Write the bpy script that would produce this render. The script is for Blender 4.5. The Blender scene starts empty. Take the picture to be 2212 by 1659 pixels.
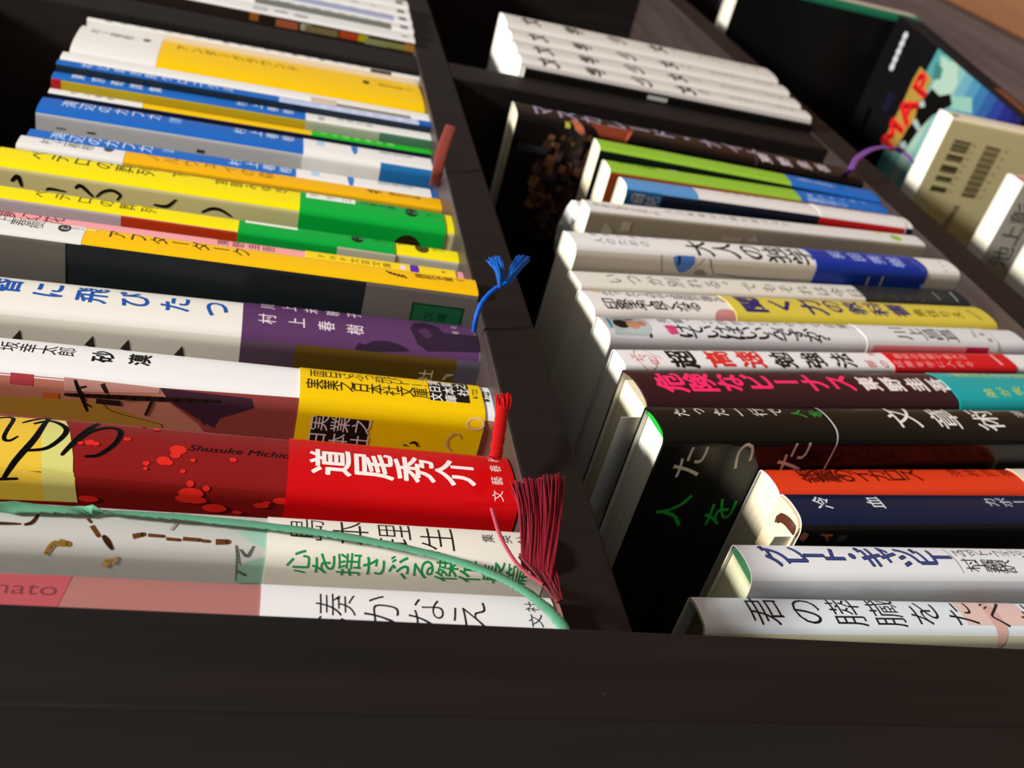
import bpy, bmesh, math, random
from mathutils import Vector, Matrix
from mathutils.geometry import tessellate_polygon
S = bpy.context.scene
COL = S.collection
MM = 0.001
# ------------------------------------------------------------------ camera, sky, light, exposure
cam_d = bpy.data.cameras.new('camera')
cam = bpy.data.objects.new('camera', cam_d)
COL.objects.link(cam)
S.camera = cam
cam_d.sensor_fit = 'HORIZONTAL'
cam_d.sensor_width = 36.0
cam_d.lens = 34.6193
cam_d.clip_start = 0.005
cam_d.clip_end = 20
cam.matrix_world = Matrix(((-0.1541413, 0.5743465, -0.8039692, -0.1303052), (-0.2348477, -0.8116718, -0.5348229, -0.1441051), (-0.9597328, 0.1063720, 0.2599961, 0.0659758), (0.0000000, 0.0000000, 0.0000000, 1.0000000)))
cam_d.dof.use_dof = True
cam_d.dof.focus_distance = 0.2249
cam_d.dof.aperture_fstop = 23
W = bpy.data.worlds.new('room_glow')
S.world = W
W.use_nodes = True
W.node_tree.nodes['Background'].inputs[0].default_value = (1.0, 0.985, 0.965, 1)
W.node_tree.nodes['Background'].inputs[1].default_value = 0.27
ld = bpy.data.lights.new('ceiling_lamp', 'AREA')
ld.shape = 'DISK'
ld.size = 0.42
ld.energy = 292
ld.color = (1.0, 0.995, 0.985)
lo = bpy.data.objects.new('ceiling_lamp', ld)
COL.objects.link(lo)
LDIR = Vector((-0.14, -0.35, 1.0)).normalized()
lo.location = Vector((0.10, 0.0, -0.05)) + LDIR * 3.6
lo.rotation_euler = LDIR.to_track_quat('Z', 'Y').to_euler()
S.view_settings.view_transform = 'Standard'
S.view_settings.look = 'None'
S.view_settings.gamma = 1
S.view_settings.use_curve_mapping = False
S.view_settings.exposure = 0.0

# ------------------------------------------------------------------ materials
def lin(h):
    h = h.lstrip('#')
    out = []
    for i in (0, 2, 4):
        c = int(h[i:i + 2], 16) / 255
        out.append(c / 12.92 if c <= 0.04045 else ((c + 0.055) / 1.055) ** 2.4)
    return (*out, 1)
MATS = {}
def paper(col, rough=0.4, kind='paper'):
    k = (col, rough, kind)
    if k in MATS: return MATS[k]
    m = bpy.data.materials.new('%s_%s' % (kind, col[1:]))
    m.use_nodes = True
    nt = m.node_tree
    b = nt.nodes['Principled BSDF']
    b.inputs['Base Color'].default_value = lin(col)
    b.inputs['Roughness'].default_value = rough
    b.inputs['Specular IOR Level'].default_value = 0.18
    tc = nt.nodes.new('ShaderNodeTexCoord')
    nz = nt.nodes.new('ShaderNodeTexNoise')
    nz.inputs['Scale'].default_value = 900 if kind == 'paper' else 300
    nz.inputs['Detail'].default_value = 2
    nt.links.new(tc.outputs['Object'], nz.inputs['Vector'])
    if kind == 'pages':
        mp = nt.nodes.new('ShaderNodeMapping')
        mp.inputs['Scale'].default_value = (2600, 6, 6)
        nt.links.new(tc.outputs['Object'], mp.inputs['Vector'])
        nt.links.new(mp.outputs['Vector'], nz.inputs['Vector'])
        nz.inputs['Scale'].default_value = 1
        rp = nt.nodes.new('ShaderNodeValToRGB')
        c = lin(col)
        rp.color_ramp.elements[0].position = 0.3
        rp.color_ramp.elements[0].color = (c[0] * .72, c[1] * .68, c[2] * .62, 1)
        rp.color_ramp.elements[1].position = 0.6
        rp.color_ramp.elements[1].color = c
        nt.links.new(nz.outputs['Fac'], rp.inputs['Fac'])
        nt.links.new(rp.outputs['Color'], b.inputs['Base Color'])
    bp = nt.nodes.new('ShaderNodeBump')
    bp.inputs['Strength'].default_value = 0.04 if kind == 'paper' else 0.15
    bp.inputs['Distance'].default_value = 0.0002
    nt.links.new(nz.outputs['Fac'], bp.inputs['Height'])
    nt.links.new(bp.outputs['Normal'], b.inputs['Normal'])
    MATS[k] = m
    return m
def wood(name, c0, c1, scale, rough, axis=(1, 1, 1), spec=0.5, det=6):
    m = bpy.data.materials.new(name)
    m.use_nodes = True
    nt = m.node_tree
    b = nt.nodes['Principled BSDF']
    tc = nt.nodes.new('ShaderNodeTexCoord')
    mp = nt.nodes.new('ShaderNodeMapping')
    mp.inputs['Scale'].default_value = axis
    nz = nt.nodes.new('ShaderNodeTexNoise')
    nz.inputs['Scale'].default_value = scale
    nz.inputs['Detail'].default_value = det
    rp = nt.nodes.new('ShaderNodeValToRGB')
    rp.color_ramp.elements[0].position = 0.35
    rp.color_ramp.elements[0].color = (*c0, 1)
    rp.color_ramp.elements[1].position = 0.68
    rp.color_ramp.elements[1].color = (*c1, 1)
    nt.links.new(tc.outputs['Object'], mp.inputs['Vector'])
    nt.links.new(mp.outputs['Vector'], nz.inputs['Vector'])
    nt.links.new(nz.outputs['Fac'], rp.inputs['Fac'])
    # stray pale dust specks
    vo = nt.nodes.new('ShaderNodeTexVoronoi')
    vo.inputs['Scale'].default_value = 38
    vo.inputs['Randomness'].default_value = 1
    nt.links.new(tc.outputs['Object'], vo.inputs['Vector'])
    lt = nt.nodes.new('ShaderNodeMath'); lt.operation = 'LESS_THAN'
    lt.inputs[1].default_value = 0.02
    nt.links.new(vo.outputs['Distance'], lt.inputs[0])
    mx = nt.nodes.new('ShaderNodeMix'); mx.data_type = 'RGBA'
    nt.links.new(lt.outputs[0], mx.inputs['Factor'])
    nt.links.new(rp.outputs['Color'], mx.inputs[6])
    mx.inputs[7].default_value = (min(1, c1[0] * 2.4), min(1, c1[1] * 2.5), min(1, c1[2] * 2.5), 1)
    nt.links.new(mx.outputs[2], b.inputs['Base Color'])
    b.inputs['Roughness'].default_value = rough
    b.inputs['Specular IOR Level'].default_value = spec
    bp = nt.nodes.new('ShaderNodeBump')
    bp.inputs['Strength'].default_value = 0.12
    bp.inputs['Distance'].default_value = 0.0004
    nt.links.new(nz.outputs['Fac'], bp.inputs['Height'])
    nt.links.new(bp.outputs['Normal'], b.inputs['Normal'])
    return m
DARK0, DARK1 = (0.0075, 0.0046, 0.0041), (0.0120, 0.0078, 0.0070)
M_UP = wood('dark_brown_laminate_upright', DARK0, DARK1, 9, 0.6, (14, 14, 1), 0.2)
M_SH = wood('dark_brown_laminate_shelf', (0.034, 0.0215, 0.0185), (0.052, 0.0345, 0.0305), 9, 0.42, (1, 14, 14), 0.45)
M_EDGE = wood('pale_board_edge', (0.10, 0.085, 0.07), (0.17, 0.15, 0.13), 40, 0.6)
M_BASE = wood('mauve_brown_board', (0.040, 0.024, 0.021), (0.062, 0.038, 0.034), 9, 0.5, (1, 14, 14))
M_FLOOR = wood('orange_wood_floor', (0.14, 0.055, 0.019), (0.185, 0.078, 0.029), 6, 0.5, (1, 12, 12))
M_BACK = wood('black_brown_back_board', (0.008, 0.006, 0.005), (0.012, 0.009, 0.008), 8, 0.7)
M_WALL = wood('warm_plaster', (0.45, 0.40, 0.34), (0.5, 0.45, 0.38), 60, 0.9)
def thread(col, name):
    m = paper(col, 0.55, name)
    m.node_tree.nodes['Principled BSDF'].inputs['Sheen Weight'].default_value = 0.0
    return m

# ------------------------------------------------------------------ mesh helpers
class Geo:
    def __init__(s): s.v = []; s.f = []; s.m = []; s.mats = []; s.cur = 0
    def mat(s, m):
        if m not in s.mats: s.mats.append(m)
        s.cur = s.mats.index(m)
        return s
    def face(s, pts):
        n = len(s.v); s.v.extend(pts); s.f.append(tuple(range(n, n + len(pts)))); s.m.append(s.cur)
    def add(s, vs, fs):
        n = len(s.v); s.v.extend(vs)
        for f in fs: s.f.append(tuple(i + n for i in f)); s.m.append(s.cur)
    def box(s, x0, x1, y0, y1, z0, z1):
        v = [(x, y, z) for x in (x0, x1) for y in (y0, y1) for z in (z0, z1)]
        s.add(v, [(0, 1, 3, 2), (4, 6, 7, 5), (0, 4, 5, 1), (2, 3, 7, 6), (0, 2, 6, 4), (1, 5, 7, 3)])
    def tube(s, pts, ra, rb, side=None, n=8, twist=0.0, taper=None):
        """tube of elliptical section along 3-D points (mm); ra across 'side', rb the other way"""
        pts = [Vector(p) for p in pts]
        side = Vector(side or (0, 1, 0))
        rings = []
        for i, p in enumerate(pts):
            t = (pts[min(i + 1, len(pts) - 1)] - pts[max(i - 1, 0)]).normalized()
            a = (side - t * side.dot(t)).normalized()
            b = t.cross(a)
            k = 1 if taper is None else taper(i / (len(pts) - 1))
            ring = []
            for j in range(n):
                an = 2 * math.pi * j / n + twist * i
                w = 1 + (0.10 * math.cos(3 * an + i * 1.3) if twist else 0)
                ring.append(tuple(p + a * (ra * k * w * math.cos(an)) + b * (rb * k * w * math.sin(an))))
            rings.append(ring)
        vs = [q for r in rings for q in r]
        fs = []
        for i in range(len(rings) - 1):
            for j in range(n):
                fs.append((i * n + j, i * n + (j + 1) % n, (i + 1) * n + (j + 1) % n, (i + 1) * n + j))
        fs.append(tuple(range(n - 1, -1, -1)))
        fs.append(tuple((len(rings) - 1) * n + j for j in range(n)))
        s.add(vs, fs)
    def build(s, name, parent=None, smooth=None, bevel=None):
        me = bpy.data.meshes.new(name)
        me.from_pydata([(x * MM, y * MM, z * MM) for x, y, z in s.v], [], s.f)
        for m in s.mats: me.materials.append(m)
        me.polygons.foreach_set('material_index', s.m)
        if smooth is not None:
            me.polygons.foreach_set('use_smooth', [True] * len(s.f))
            me.set_sharp_from_angle(angle=math.radians(smooth))
        me.update()
        o = bpy.data.objects.new(name, me)
        COL.objects.link(o)
        if parent: o.parent = parent
        if bevel:
            md = o.modifiers.new('edge_round', 'BEVEL'); md.width = bevel * MM; md.segments = 2; md.limit_method = 'ANGLE'
        return o
def smooth_path(pts, n=6):
    """Catmull-Rom through 3-D points"""
    P = [Vector(p) for p in pts]
    P = [P[0] * 2 - P[1]] + P + [P[-1] * 2 - P[-2]]
    out = []
    for i in range(1, len(P) - 2):
        for k in range(n):
            t = k / n
            a, b, c, d = P[i - 1], P[i], P[i + 1], P[i + 2]
            out.append(0.5 * ((2 * b) + (c - a) * t + (2 * a - 5 * b + 4 * c - d) * t * t + (3 * b - a - 3 * c + d) * t ** 3))
    out.append(P[-2])
    return out
def thing(name, label, cat, loc=(0, 0, 0), rot=(0, 0, 0), group=None):
    o = bpy.data.objects.new(name, None)
    COL.objects.link(o)
    o.empty_display_size = 0.02
    o.location = [c * MM for c in loc]
    o.rotation_euler = rot
    o['label'] = label
    o['category'] = cat
    if group: o['group'] = group
    return o
def tag(o, label, cat, group=None):
    o['label'] = label; o['category'] = cat
    if group: o['group'] = group
    return o
def struct(o):
    o['kind'] = 'structure'
    return o

# ------------------------------------------------------------------ lettering: glyph outlines laid on a surface
GLY = {}
def glyph(st, w=0.0, shear=0.0):
    w = min(w, 0.0)
    k = (st, w, shear)
    if k in GLY: return GLY[k]
    c = bpy.data.curves.new('glyph', 'FONT')
    c.body = st; c.resolution_u = 3; c.offset = w; c.size = 1; c.shear = shear
    o = bpy.data.objects.new('glyph', c)
    COL.objects.link(o)
    me = o.to_mesh()
    me.calc_loop_triangles()
    vs = [(v.co.x, v.co.y) for v in me.vertices]
    ts = [tuple(t.vertices) for t in me.loop_triangles]
    o.to_mesh_clear()
    bpy.data.objects.remove(o)
    bpy.data.curves.remove(c)
    GLY[k] = (vs, ts)
    return GLY[k]
SMALL = 'っゃゅょッャュョァィゥェォぁぃぅぇぉ'

class Wrap:
    """outer surface of a book jacket: u runs across (front cover | spine | back cover), v runs up"""
    def __init__(s, T, b, p, D, h):
        s.T, s.b, s.p, s.D, s.h = T, b, p, D, h
        rn, rf = round(min(3.0, .24 * T) if p < 3.5 else min(1.3, .12 * T), 2), round(min(.9, .1 * T), 2)
        s.bn, s.bf = b + rn, b + rf
        P = []
        n = 8
        for i in range(n + 1):
            a = math.pi / 2 * (1 - i / n); x = -T / 2 + rn * (1 - math.sin(a))
            P.append((x, b * abs(2 * x / T) ** p + rn * (1 - math.cos(a))))
        m = 12; x0, x1 = -T / 2 + rn, T / 2 - rf
        for i in range(1, m):
            x = x0 + (x1 - x0) * i / m; P.append((x, b * abs(2 * x / T) ** p))
        for i in range(n + 1):
            a = math.pi / 2 * i / n; x = T / 2 - rf * (1 - math.sin(a))
            P.append((x, b * abs(2 * x / T) ** p + rf * (1 - math.cos(a))))
        s.lx = [x for x, y in P]; s.ly = [y for x, y in P]
        K = len(P)
        a = [0.0]
        for i in range(K - 1): a.append(a[-1] + math.hypot(s.lx[i + 1] - s.lx[i], s.ly[i + 1] - s.ly[i]))
        q = next(i for i in range(K - 1) if s.lx[i] <= 0 <= s.lx[i + 1])
        a0 = a[q] + (a[q + 1] - a[q]) * (0 - s.lx[q]) / (s.lx[q + 1] - s.lx[q])
        s.ua = [x - a0 for x in a]
        s.Un, s.Uf = -s.ua[0], s.ua[-1]
        s.nx, s.ny = [], []
        for i in range(K):
            j, k = max(0, i - 1), min(K - 1, i + 1)
            dx, dy = s.lx[k] - s.lx[j], s.ly[k] - s.ly[j]
            l = math.hypot(dx, dy); s.nx.append(dy / l); s.ny.append(-dx / l)
        s.nx[0], s.ny[0], s.nx[-1], s.ny[-1] = -1, 0, 1, 0
    def at(s, u, v, o):
        if u <= -s.Un: return (-s.T / 2 - o, s.bn + (-s.Un - u), v)
        if u >= s.Uf: return (s.T / 2 + o, s.bf + (u - s.Uf), v)
        lo, hi = 0, len(s.ua) - 1
        while hi - lo > 1:
            m = (lo + hi) // 2
            if s.ua[m] <= u: lo = m
            else: hi = m
        t = (u - s.ua[lo]) / (s.ua[hi] - s.ua[lo])
        f = lambda a: a[lo] + (a[hi] - a[lo]) * t
        return (f(s.lx) + f(s.nx) * o, f(s.ly) + f(s.ny) * o, v)
    def put(s, g, poly, o):
        """clip a convex (u,v) polygon to the sheet, cut it at every bend and lay it down"""
        def half(P, i, c, sg):
            R = []
            for k in range(len(P)):
                A, B = P[k], P[(k + 1) % len(P)]
                da, db = sg * (A[i] - c), sg * (B[i] - c)
                if da >= 0: R.append(A)
                if (da > 0 > db) or (da < 0 < db):
                    t = da / (da - db); R.append((A[0] + (B[0] - A[0]) * t, A[1] + (B[1] - A[1]) * t))
            return R
        a = 0
        for k in range(len(poly)):
            A, B = poly[k], poly[(k + 1) % len(poly)]
            a += A[0] * B[1] - B[0] * A[1]
        if a < 0: poly = poly[::-1]
        un, uf = s.Un + s.D - s.bn - 1, s.Uf + s.D - s.bf - 1
        for i, c, sg in ((1, 0.05, 1), (1, s.h - .05, -1), (0, -un, 1), (0, uf, -1)):
            if len(poly) < 3: return
            poly = half(poly, i, c, sg)
        if len(poly) < 3: return
        u0, u1 = min(p[0] for p in poly), max(p[0] for p in poly)
        cuts = [c for c in s.ua if u0 + 1e-4 < c < u1 - 1e-4]
        rest = poly
        for c in cuts:
            L = half(rest, 0, c, -1)
            if len(L) >= 3: g.face([s.at(u, v, o) for u, v in L])
            rest = half(rest, 0, c, 1)
            if len(rest) < 3: return
        g.face([s.at(u, v, o) for u, v in rest])
    def sheet(s, g, v0, v1, o_out, o_in, cut):
        us = [-(s.Un + s.D - s.bn - cut), -s.Un - 4, -s.Un - 1.2] + s.ua + [s.Uf + 1.2, s.Uf + 4, s.Uf + s.D - s.bf - cut]
        nv = 5
        vs = [v0 + (v1 - v0) * i / nv for i in range(nv + 1)]
        n = len(us); V = []
        for o in (o_out, o_in):
            for v in vs:
                for u in us: V.append(s.at(u, v, o))
        F = []; k = n * (nv + 1)
        for j in range(nv):
            for i in range(n - 1):
                q = (j * n + i, j * n + i + 1, (j + 1) * n + i + 1, (j + 1) * n + i)
                F.append(q); F.append(tuple(x + k for x in q[::-1]))
        for i in range(n - 1):
            F.append((i + 1, i, i + k, i + 1 + k))
            t = nv * n + i
            F.append((t, t + 1, t + 1 + k, t + k))
        for j in range(nv):
            a, b = j * n, (j + 1) * n
            F.append((a, b, b + k, a + k))
            a, b = a + n - 1, b + n - 1
            F.append((b, a, a + k, b + k))
        return V, F, n, nv
def features(g, wr, feats, base, rough):
    for i, f in enumerate(feats):
        o = base + 0.004 * i
        k = f[0]
        if k == 't':
            _, st, u0, v0, u1, v1, size, su, w, col = f
            g.mat(paper(col, rough))
            n = len(st)
            vert = abs(v1 - v0) >= abs(u1 - u0) or n == 1
            for j, ch in enumerate(st):
                if ch in ' \u3000': continue
                t = j / (n - 1) if n > 1 else 0
                cu, cv = u0 + (u1 - u0) * t, v0 + (v1 - v0) * t
                vs, ts = glyph(ch, min(w, 0.0))
                cx = 0.5
                if ord(ch) < 128 and vs: cx = (min(a for a, b in vs) + max(a for a, b in vs)) / 2
                q = []
                for x, y in vs:
                    x -= cx; y -= 0.38
                    if vert and ch in 'ー': x, y = y, -x
                    if vert and ch in '、。': x += 0.55; y += 0.55
                    if vert and ch in SMALL: x += 0.10; y += 0.12
                    q.append((cu + x * su, cv + y * size))
                offs = [(0, 0)] if w <= 0 else [(w * a, w * b) for a, b in ((.7, .7), (-.7, .7), (.7, -.7), (-.7, -.7), (1, 0), (-1, 0), (0, 1), (0, -1))][:8 if w > .012 else 4]
                for z, (da, db) in enumerate(offs):
                    for a in ts: wr.put(g, [(q[b][0] + da * su, q[b][1] + db * size) for b in a], o + .0006 * z)
        elif k == 'l':
            _, st, u0, v0, u1, v1, size, sh, w, col = f
            g.mat(paper(col, rough))
            vs, ts = glyph(st, w, sh)
            L = max(x for x, y in vs)
            sc = math.hypot(v1 - v0, u1 - u0) / L
            q = [(u0 + (u1 - u0) * x / L + (y - 0.25) * size, v0 + (v1 - v0) * x / L) for x, y in vs]
            for a in ts: wr.put(g, [q[b] for b in a], o)
        elif k == 'r':
            _, a, b, c, d, col = f
            g.mat(paper(col, rough))
            wr.put(g, [(a, c), (b, c), (b, d), (a, d)], o)
        elif k == 'p':
            g.mat(paper(f[2], rough))
            P = f[1]
            for t in tessellate_polygon([[Vector((a, b, 0)) for a, b in P]]):
                wr.put(g, [P[x] for x in t], o)
        elif k == 'e':
            _, cu, cv, ev, eu, ring, col = f
            g.mat(paper(col, rough))
            n = 28
            ang = [2 * math.pi * x / n for x in range(n)]
            P = [(cu + eu * math.cos(x), cv + ev * math.sin(x)) for x in ang]
            if not ring: wr.put(g, P, o)
            else:
                Q = [(cu + (eu - ring) * math.cos(x), cv + (ev - ring) * math.sin(x)) for x in ang]
                for x in range(n):
                    y = (x + 1) % n
                    wr.put(g, [P[x], P[y], Q[y], Q[x]], o)
        elif k == 's':
            _, P, wd, col = f
            g.mat(paper(col, rough))
            if len(P) > 2:
                sp = smooth_path([(a, b, 0) for a, b in P], 6); P = [(q.x, q.y) for q in sp]
            n = len(P)
            hw = [wd / 2 * (0.55 + 0.45 * math.sin(math.pi * min(1, (x + .6) / n))) for x in range(n)]
            for x in range(n - 1):
                A, B = P[x], P[x + 1]
                dx, dy = B[0] - A[0], B[1] - A[1]
                l = math.hypot(dx, dy) or 1
                nx, ny = -dy / l, dx / l
                wr.put(g, [(A[0] + nx * hw[x], A[1] + ny * hw[x]), (B[0] + nx * hw[x + 1], B[1] + ny * hw[x + 1]), (B[0] - nx * hw[x + 1], B[1] - ny * hw[x + 1]), (A[0] - nx * hw[x], A[1] - ny * hw[x])], o)
                r = hw[x + 1]
                wr.put(g, [(B[0] + r * math.cos(y), B[1] + r * math.sin(y)) for y in [2 * math.pi * z / 8 for z in range(8)]], o)

ROOT = {}
def book(key, name, label, group, org, lean, T, h, D, hard, b, p, sp, cv, bk, pages, rough, inset, feats, band, bfeats, extra):
    root = thing(name, label, 'book', org, (0, -lean, 0), group)
    ROOT[key] = root
    wr = Wrap(T, b, p, D, h)
    g = Geo()
    t = 0.9 if hard else 0.32
    V, F, n, nv = wr.sheet(g, 0, h, 0, -t, 0)
    for m in (sp, cv, bk): g.mat(paper(m, rough))
    g.mat(paper('#E8E4DA', 0.6))
    g.add(V, F)
    idx = {c: g.mats.index(paper(c, rough)) for c in (sp, cv, bk)}
    inner = g.mats.index(paper('#E8E4DA', 0.6))
    k = n * (nv + 1)
    for i, f in enumerate(g.f):
        if all(x < k for x in f):
            c = sum(x % n for x in f) / 4
            g.m[i] = idx[cv] if c < 7.2 else (idx[bk] if c > n - 4 else idx[sp])
        else:
            g.m[i] = inner if not hard or all(x >= k for x in f) else idx[cv]
    features(g, wr, feats, 0.04, rough)
    g.build('jacket', root, 40)
    # page block
    g = Geo()
    g.mat(paper(pages, 0.75, 'pages'))
    hx = T / 2 - t - 0.25
    y1 = D - (3.2 if hard else 0.6)
    z0, z1 = (2.6 if hard else 0.2), h - inset
    hb_ = any(e[0] == 'headband' for e in extra)
    yt = wr.bn + (-0.9 if hb_ else 0.1)
    ring = []
    if hard or hb_:
        for x in range(-6, 7): ring.append((hx * x / 6, yt))
    else:
        for x, y, nx, ny in zip(wr.lx, wr.ly, wr.nx, wr.ny):
            if abs(x) < hx: ring.append((x - nx * 0, y + t + .3))
        ring = [(-hx, ring[0][1])] + ring + [(hx, ring[-1][1])]
    ring += [(hx, y1), (-hx, y1)]
    m = len(ring)
    vs = [(x, y, z) for z in (z0, z1) for x, y in ring]
    g.add(vs, [tuple(range(m - 1, -1, -1)), tuple(range(m, 2 * m))] + [(i, (i + 1) % m, (i + 1) % m + m, i + m) for i in range(m)])
    g.build('page_block', root)
    if band:
        g = Geo()
        v0, v1, col, edge = band
        ub = 6
        g.mat(paper(col, rough))
        bi = 0.06 + 0.004 * len(feats)
        V, F, n, nv = wr.sheet(g, v0, v1, bi + 0.16, bi, ub)
        wr2 = wr
        g.add(V, F)
        features(g, wr, bfeats, bi + 0.19, rough)
        if edge:
            g.mat(paper(edge, 0.3))
            wr.put(g, [(-wr.Un - 90, v1 - .45), (wr.Uf + 90, v1 - .45), (wr.Uf + 90, v1 + .02), (-wr.Un - 90, v1 + .02)], bi + 0.2 + 0.004 * len(bfeats))
        g.build('paper_band', root, 40)
    for e in extra:
        if e[0] == 'headband':
            g = Geo(); g.mat(thread(e[1], 'headband'))
            zt = h - inset + 0.6
            A = [(max(-hx, min(hx, x - nx * t)), y - ny * t) for x, y, nx, ny in zip(wr.lx, wr.ly, wr.nx, wr.ny)]
            for (xa, ya), (xb, yb) in zip(A[:-1], A[1:]):
                if xb - xa < 1e-4: continue
                ya, yb = min(ya, yt), min(yb, yt)
                g.face([(xa, ya, zt), (xb, yb, zt), (xb, yt, zt), (xa, yt, zt)])
                g.face([(xb, yt, zt - 2), (xa, yt, zt - 2), (xa, yt, zt), (xb, yt, zt)][::-1])
                g.face([(xa, ya, zt), (xa, ya, zt - 2), (xb, yb, zt - 2), (xb, yb, zt)])
            g.build('headband', root)
    return root
def local(root, pts):
    """bookcase millimetres -> the book's own millimetres"""
    M = (Matrix.Translation(root.location) @ root.rotation_euler.to_matrix().to_4x4()).inverted()
    return [tuple((M @ (Vector(q) * MM)) / MM) for q in pts]
RIB = {}
def ribbon(key, pts, wd, th, col, name='bookmark_ribbon', twist=0.0, n=7, side=(0, 0, 1)):
    r = ROOT[key]
    g = Geo(); g.mat(thread(col, 'ribbon'))
    g.tube(local(r, smooth_path(pts, n)), wd / 2, th / 2, side, 12, twist)
    o = g.build(name, r, 60)
    if name == 'bookmark_ribbon': RIB.setdefault(key, o)
    return o
def tassel(key, base, d0, tips, n, rad, col, seed, name='ribbon_tassel', jit=1.0, bow=2.0):
    """frayed threads fanning out from a base line to a row of tips"""
    r = ROOT[key]
    rnd = random.Random(seed)
    g = Geo(); g.mat(thread(col, 'ribbon'))
    A, B = Vector(base[0]), Vector(base[1])
    P, Q = Vector(tips[0]), Vector(tips[1])
    for i in range(n):
        t = (i + rnd.random()) / n
        s0 = A.lerp(B, t) + Vector([rnd.uniform(-.25, .25) for _ in range(3)])
        s1 = P.lerp(Q, min(1, max(0, t + rnd.uniform(-.16, .16)))) + Vector([rnd.uniform(-1, 1) * jit for _ in range(3)])
        mid = s0.lerp(s1, .5) + Vector((rnd.uniform(-.4, .4), rnd.uniform(-.4, .4) - bow * .3, rnd.uniform(-.4, .4))) + Vector(d0) * bow
        g.tube(local(r, smooth_path([s0, mid, s1], 5)), rad, rad, (0, 1, .2), 5)
    return g.build(name, RIB.get(key, r), 60)

# ------------------------------------------------------------------ the books (millimetres; faces in sheet coordinates u,v)

book('L1', 'paperback_book', 'thin white paperback squeezed against the dark upright, next to the thick yellow one', 'books standing on the upper shelf', (351.25, 2.87, 0.06), 0.03103, 3.9, 151, 105, False, 0.29, 4, '#E6E3DD', '#E6E3DD', '#DAD6CC', '#E9DFC4', 0.35, 0.4,
  [('t', '走ることについて語るときに僕の語ること', 0.07, 142.18, 0.07, 28.36, 3.2, 3.2, 0, '#4A4844'),
   ('r', -2.41, 0.35, 13.94, 24.07, '#3A3936')],
  None,
  [], [])

book('L2', 'paperback_book', 'thickest paperback on the upper shelf, white above and yellow below', 'books standing on the upper shelf', (329.82, 3.88, 0.58), 0.03008, 38.74, 151, 105, False, 2.2, 3, '#F2C200', '#E9E4DA', '#E0DCD2', '#E9DFC4', 0.35, 0.4,
  [('r', -116.35, 117.23, 117.05, 151, '#E6E3DD'),
   ('t', '村上春樹', 8.49, 144.44, 7.24, 131.03, 5, 7, 0, '#2E2C28'),
   ('e', 7.93, 123.29, 1.6, 2.6, 0, '#3A3834'),
   ('t', 'む', 7.93, 123.29, 7.97, 123.25, 2.2, 2.2, 0, '#E6E3DD'),
   ('t', 'アンダーグラウンド', 5.85, 108.0, 4.37, 59.86, 6, 8, 0, '#4E3F04'),
   ('e', 3.12, 26.08, 1.6, 2.6, 0, '#3A3000'),
   ('t', '講談社文庫', 3.18, 19.26, 2.86, 9.72, 2.8, 2.8, 0, '#5A4A08'),
   ('t', 'さ', 3.3, 5.45, 3.34, 5.39, 3.4, 3.4, 0, '#4A3A00')],
  None,
  [], [])

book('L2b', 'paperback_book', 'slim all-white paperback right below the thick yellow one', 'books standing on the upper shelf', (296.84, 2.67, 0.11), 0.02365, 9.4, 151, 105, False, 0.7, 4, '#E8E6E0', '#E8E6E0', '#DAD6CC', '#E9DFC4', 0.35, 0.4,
  [('r', -5.11, -0.42, 40.88, 51.82, '#CDB79C'),
   ('r', -5.7, -3.21, 8.55, 40.99, '#7C6A3C')],  # olive shade low on the spine, painted on
  None,
  [], [])

book('L3', 'paperback_book', 'blue paperback whose lower half is wrapped in a pale lavender band', 'books standing on the upper shelf', (288.5, 2.65, 0.08), 0.02793, 6.0, 151, 105, False, 0.45, 4, '#1D63B8', '#20303C', '#D8D8D8', '#E9DFC4', 0.35, 0.4,
  [('t', 'ねじまき鳥クロニクル', 0.18, 140.11, 0.18, 85.74, 5.2, 5.2, 0, '#DCE6F2'),
   ('r', -3.05, 3.53, -0.0, 65.04, '#B9C3E2'),
   ('t', '百年文庫の新刊', -1.17, 46.37, -1.17, 7.43, 3, 3, 0, '#E9ECF4'),
   ('r', -3.05, 3.53, -0.0, 5.34, '#1A56B0')],
  None,
  [], [])

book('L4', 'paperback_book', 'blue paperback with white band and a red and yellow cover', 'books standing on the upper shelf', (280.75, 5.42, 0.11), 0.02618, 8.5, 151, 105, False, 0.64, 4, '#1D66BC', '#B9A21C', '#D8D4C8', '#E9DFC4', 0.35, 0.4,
  [('r', -101.33, -3.98, 147.53, 151, '#B01828'),
   ('t', '東京奇譚集', 1.02, 141.94, 1.02, 113.17, 5.6, 6, 0, '#E6EEF8'),
   ('t', '村上春樹', 1.19, 79.58, 0.65, 60.77, 5, 5, 0, '#DCE6F2'),
   ('r', -4.33, 5.0, -0.0, 53.54, '#E4E2DC'),
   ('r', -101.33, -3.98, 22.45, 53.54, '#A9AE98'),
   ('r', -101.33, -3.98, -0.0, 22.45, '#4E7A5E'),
   ('r', -2.92, 1.38, 45.79, 48.31, '#B4B2B0'),
   ('t', '新潮文庫', 2.07, 39.06, 0.19, 26.87, 3.6, 3.6, 0, '#8A8E98')],
  None,
  [], [])

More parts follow.
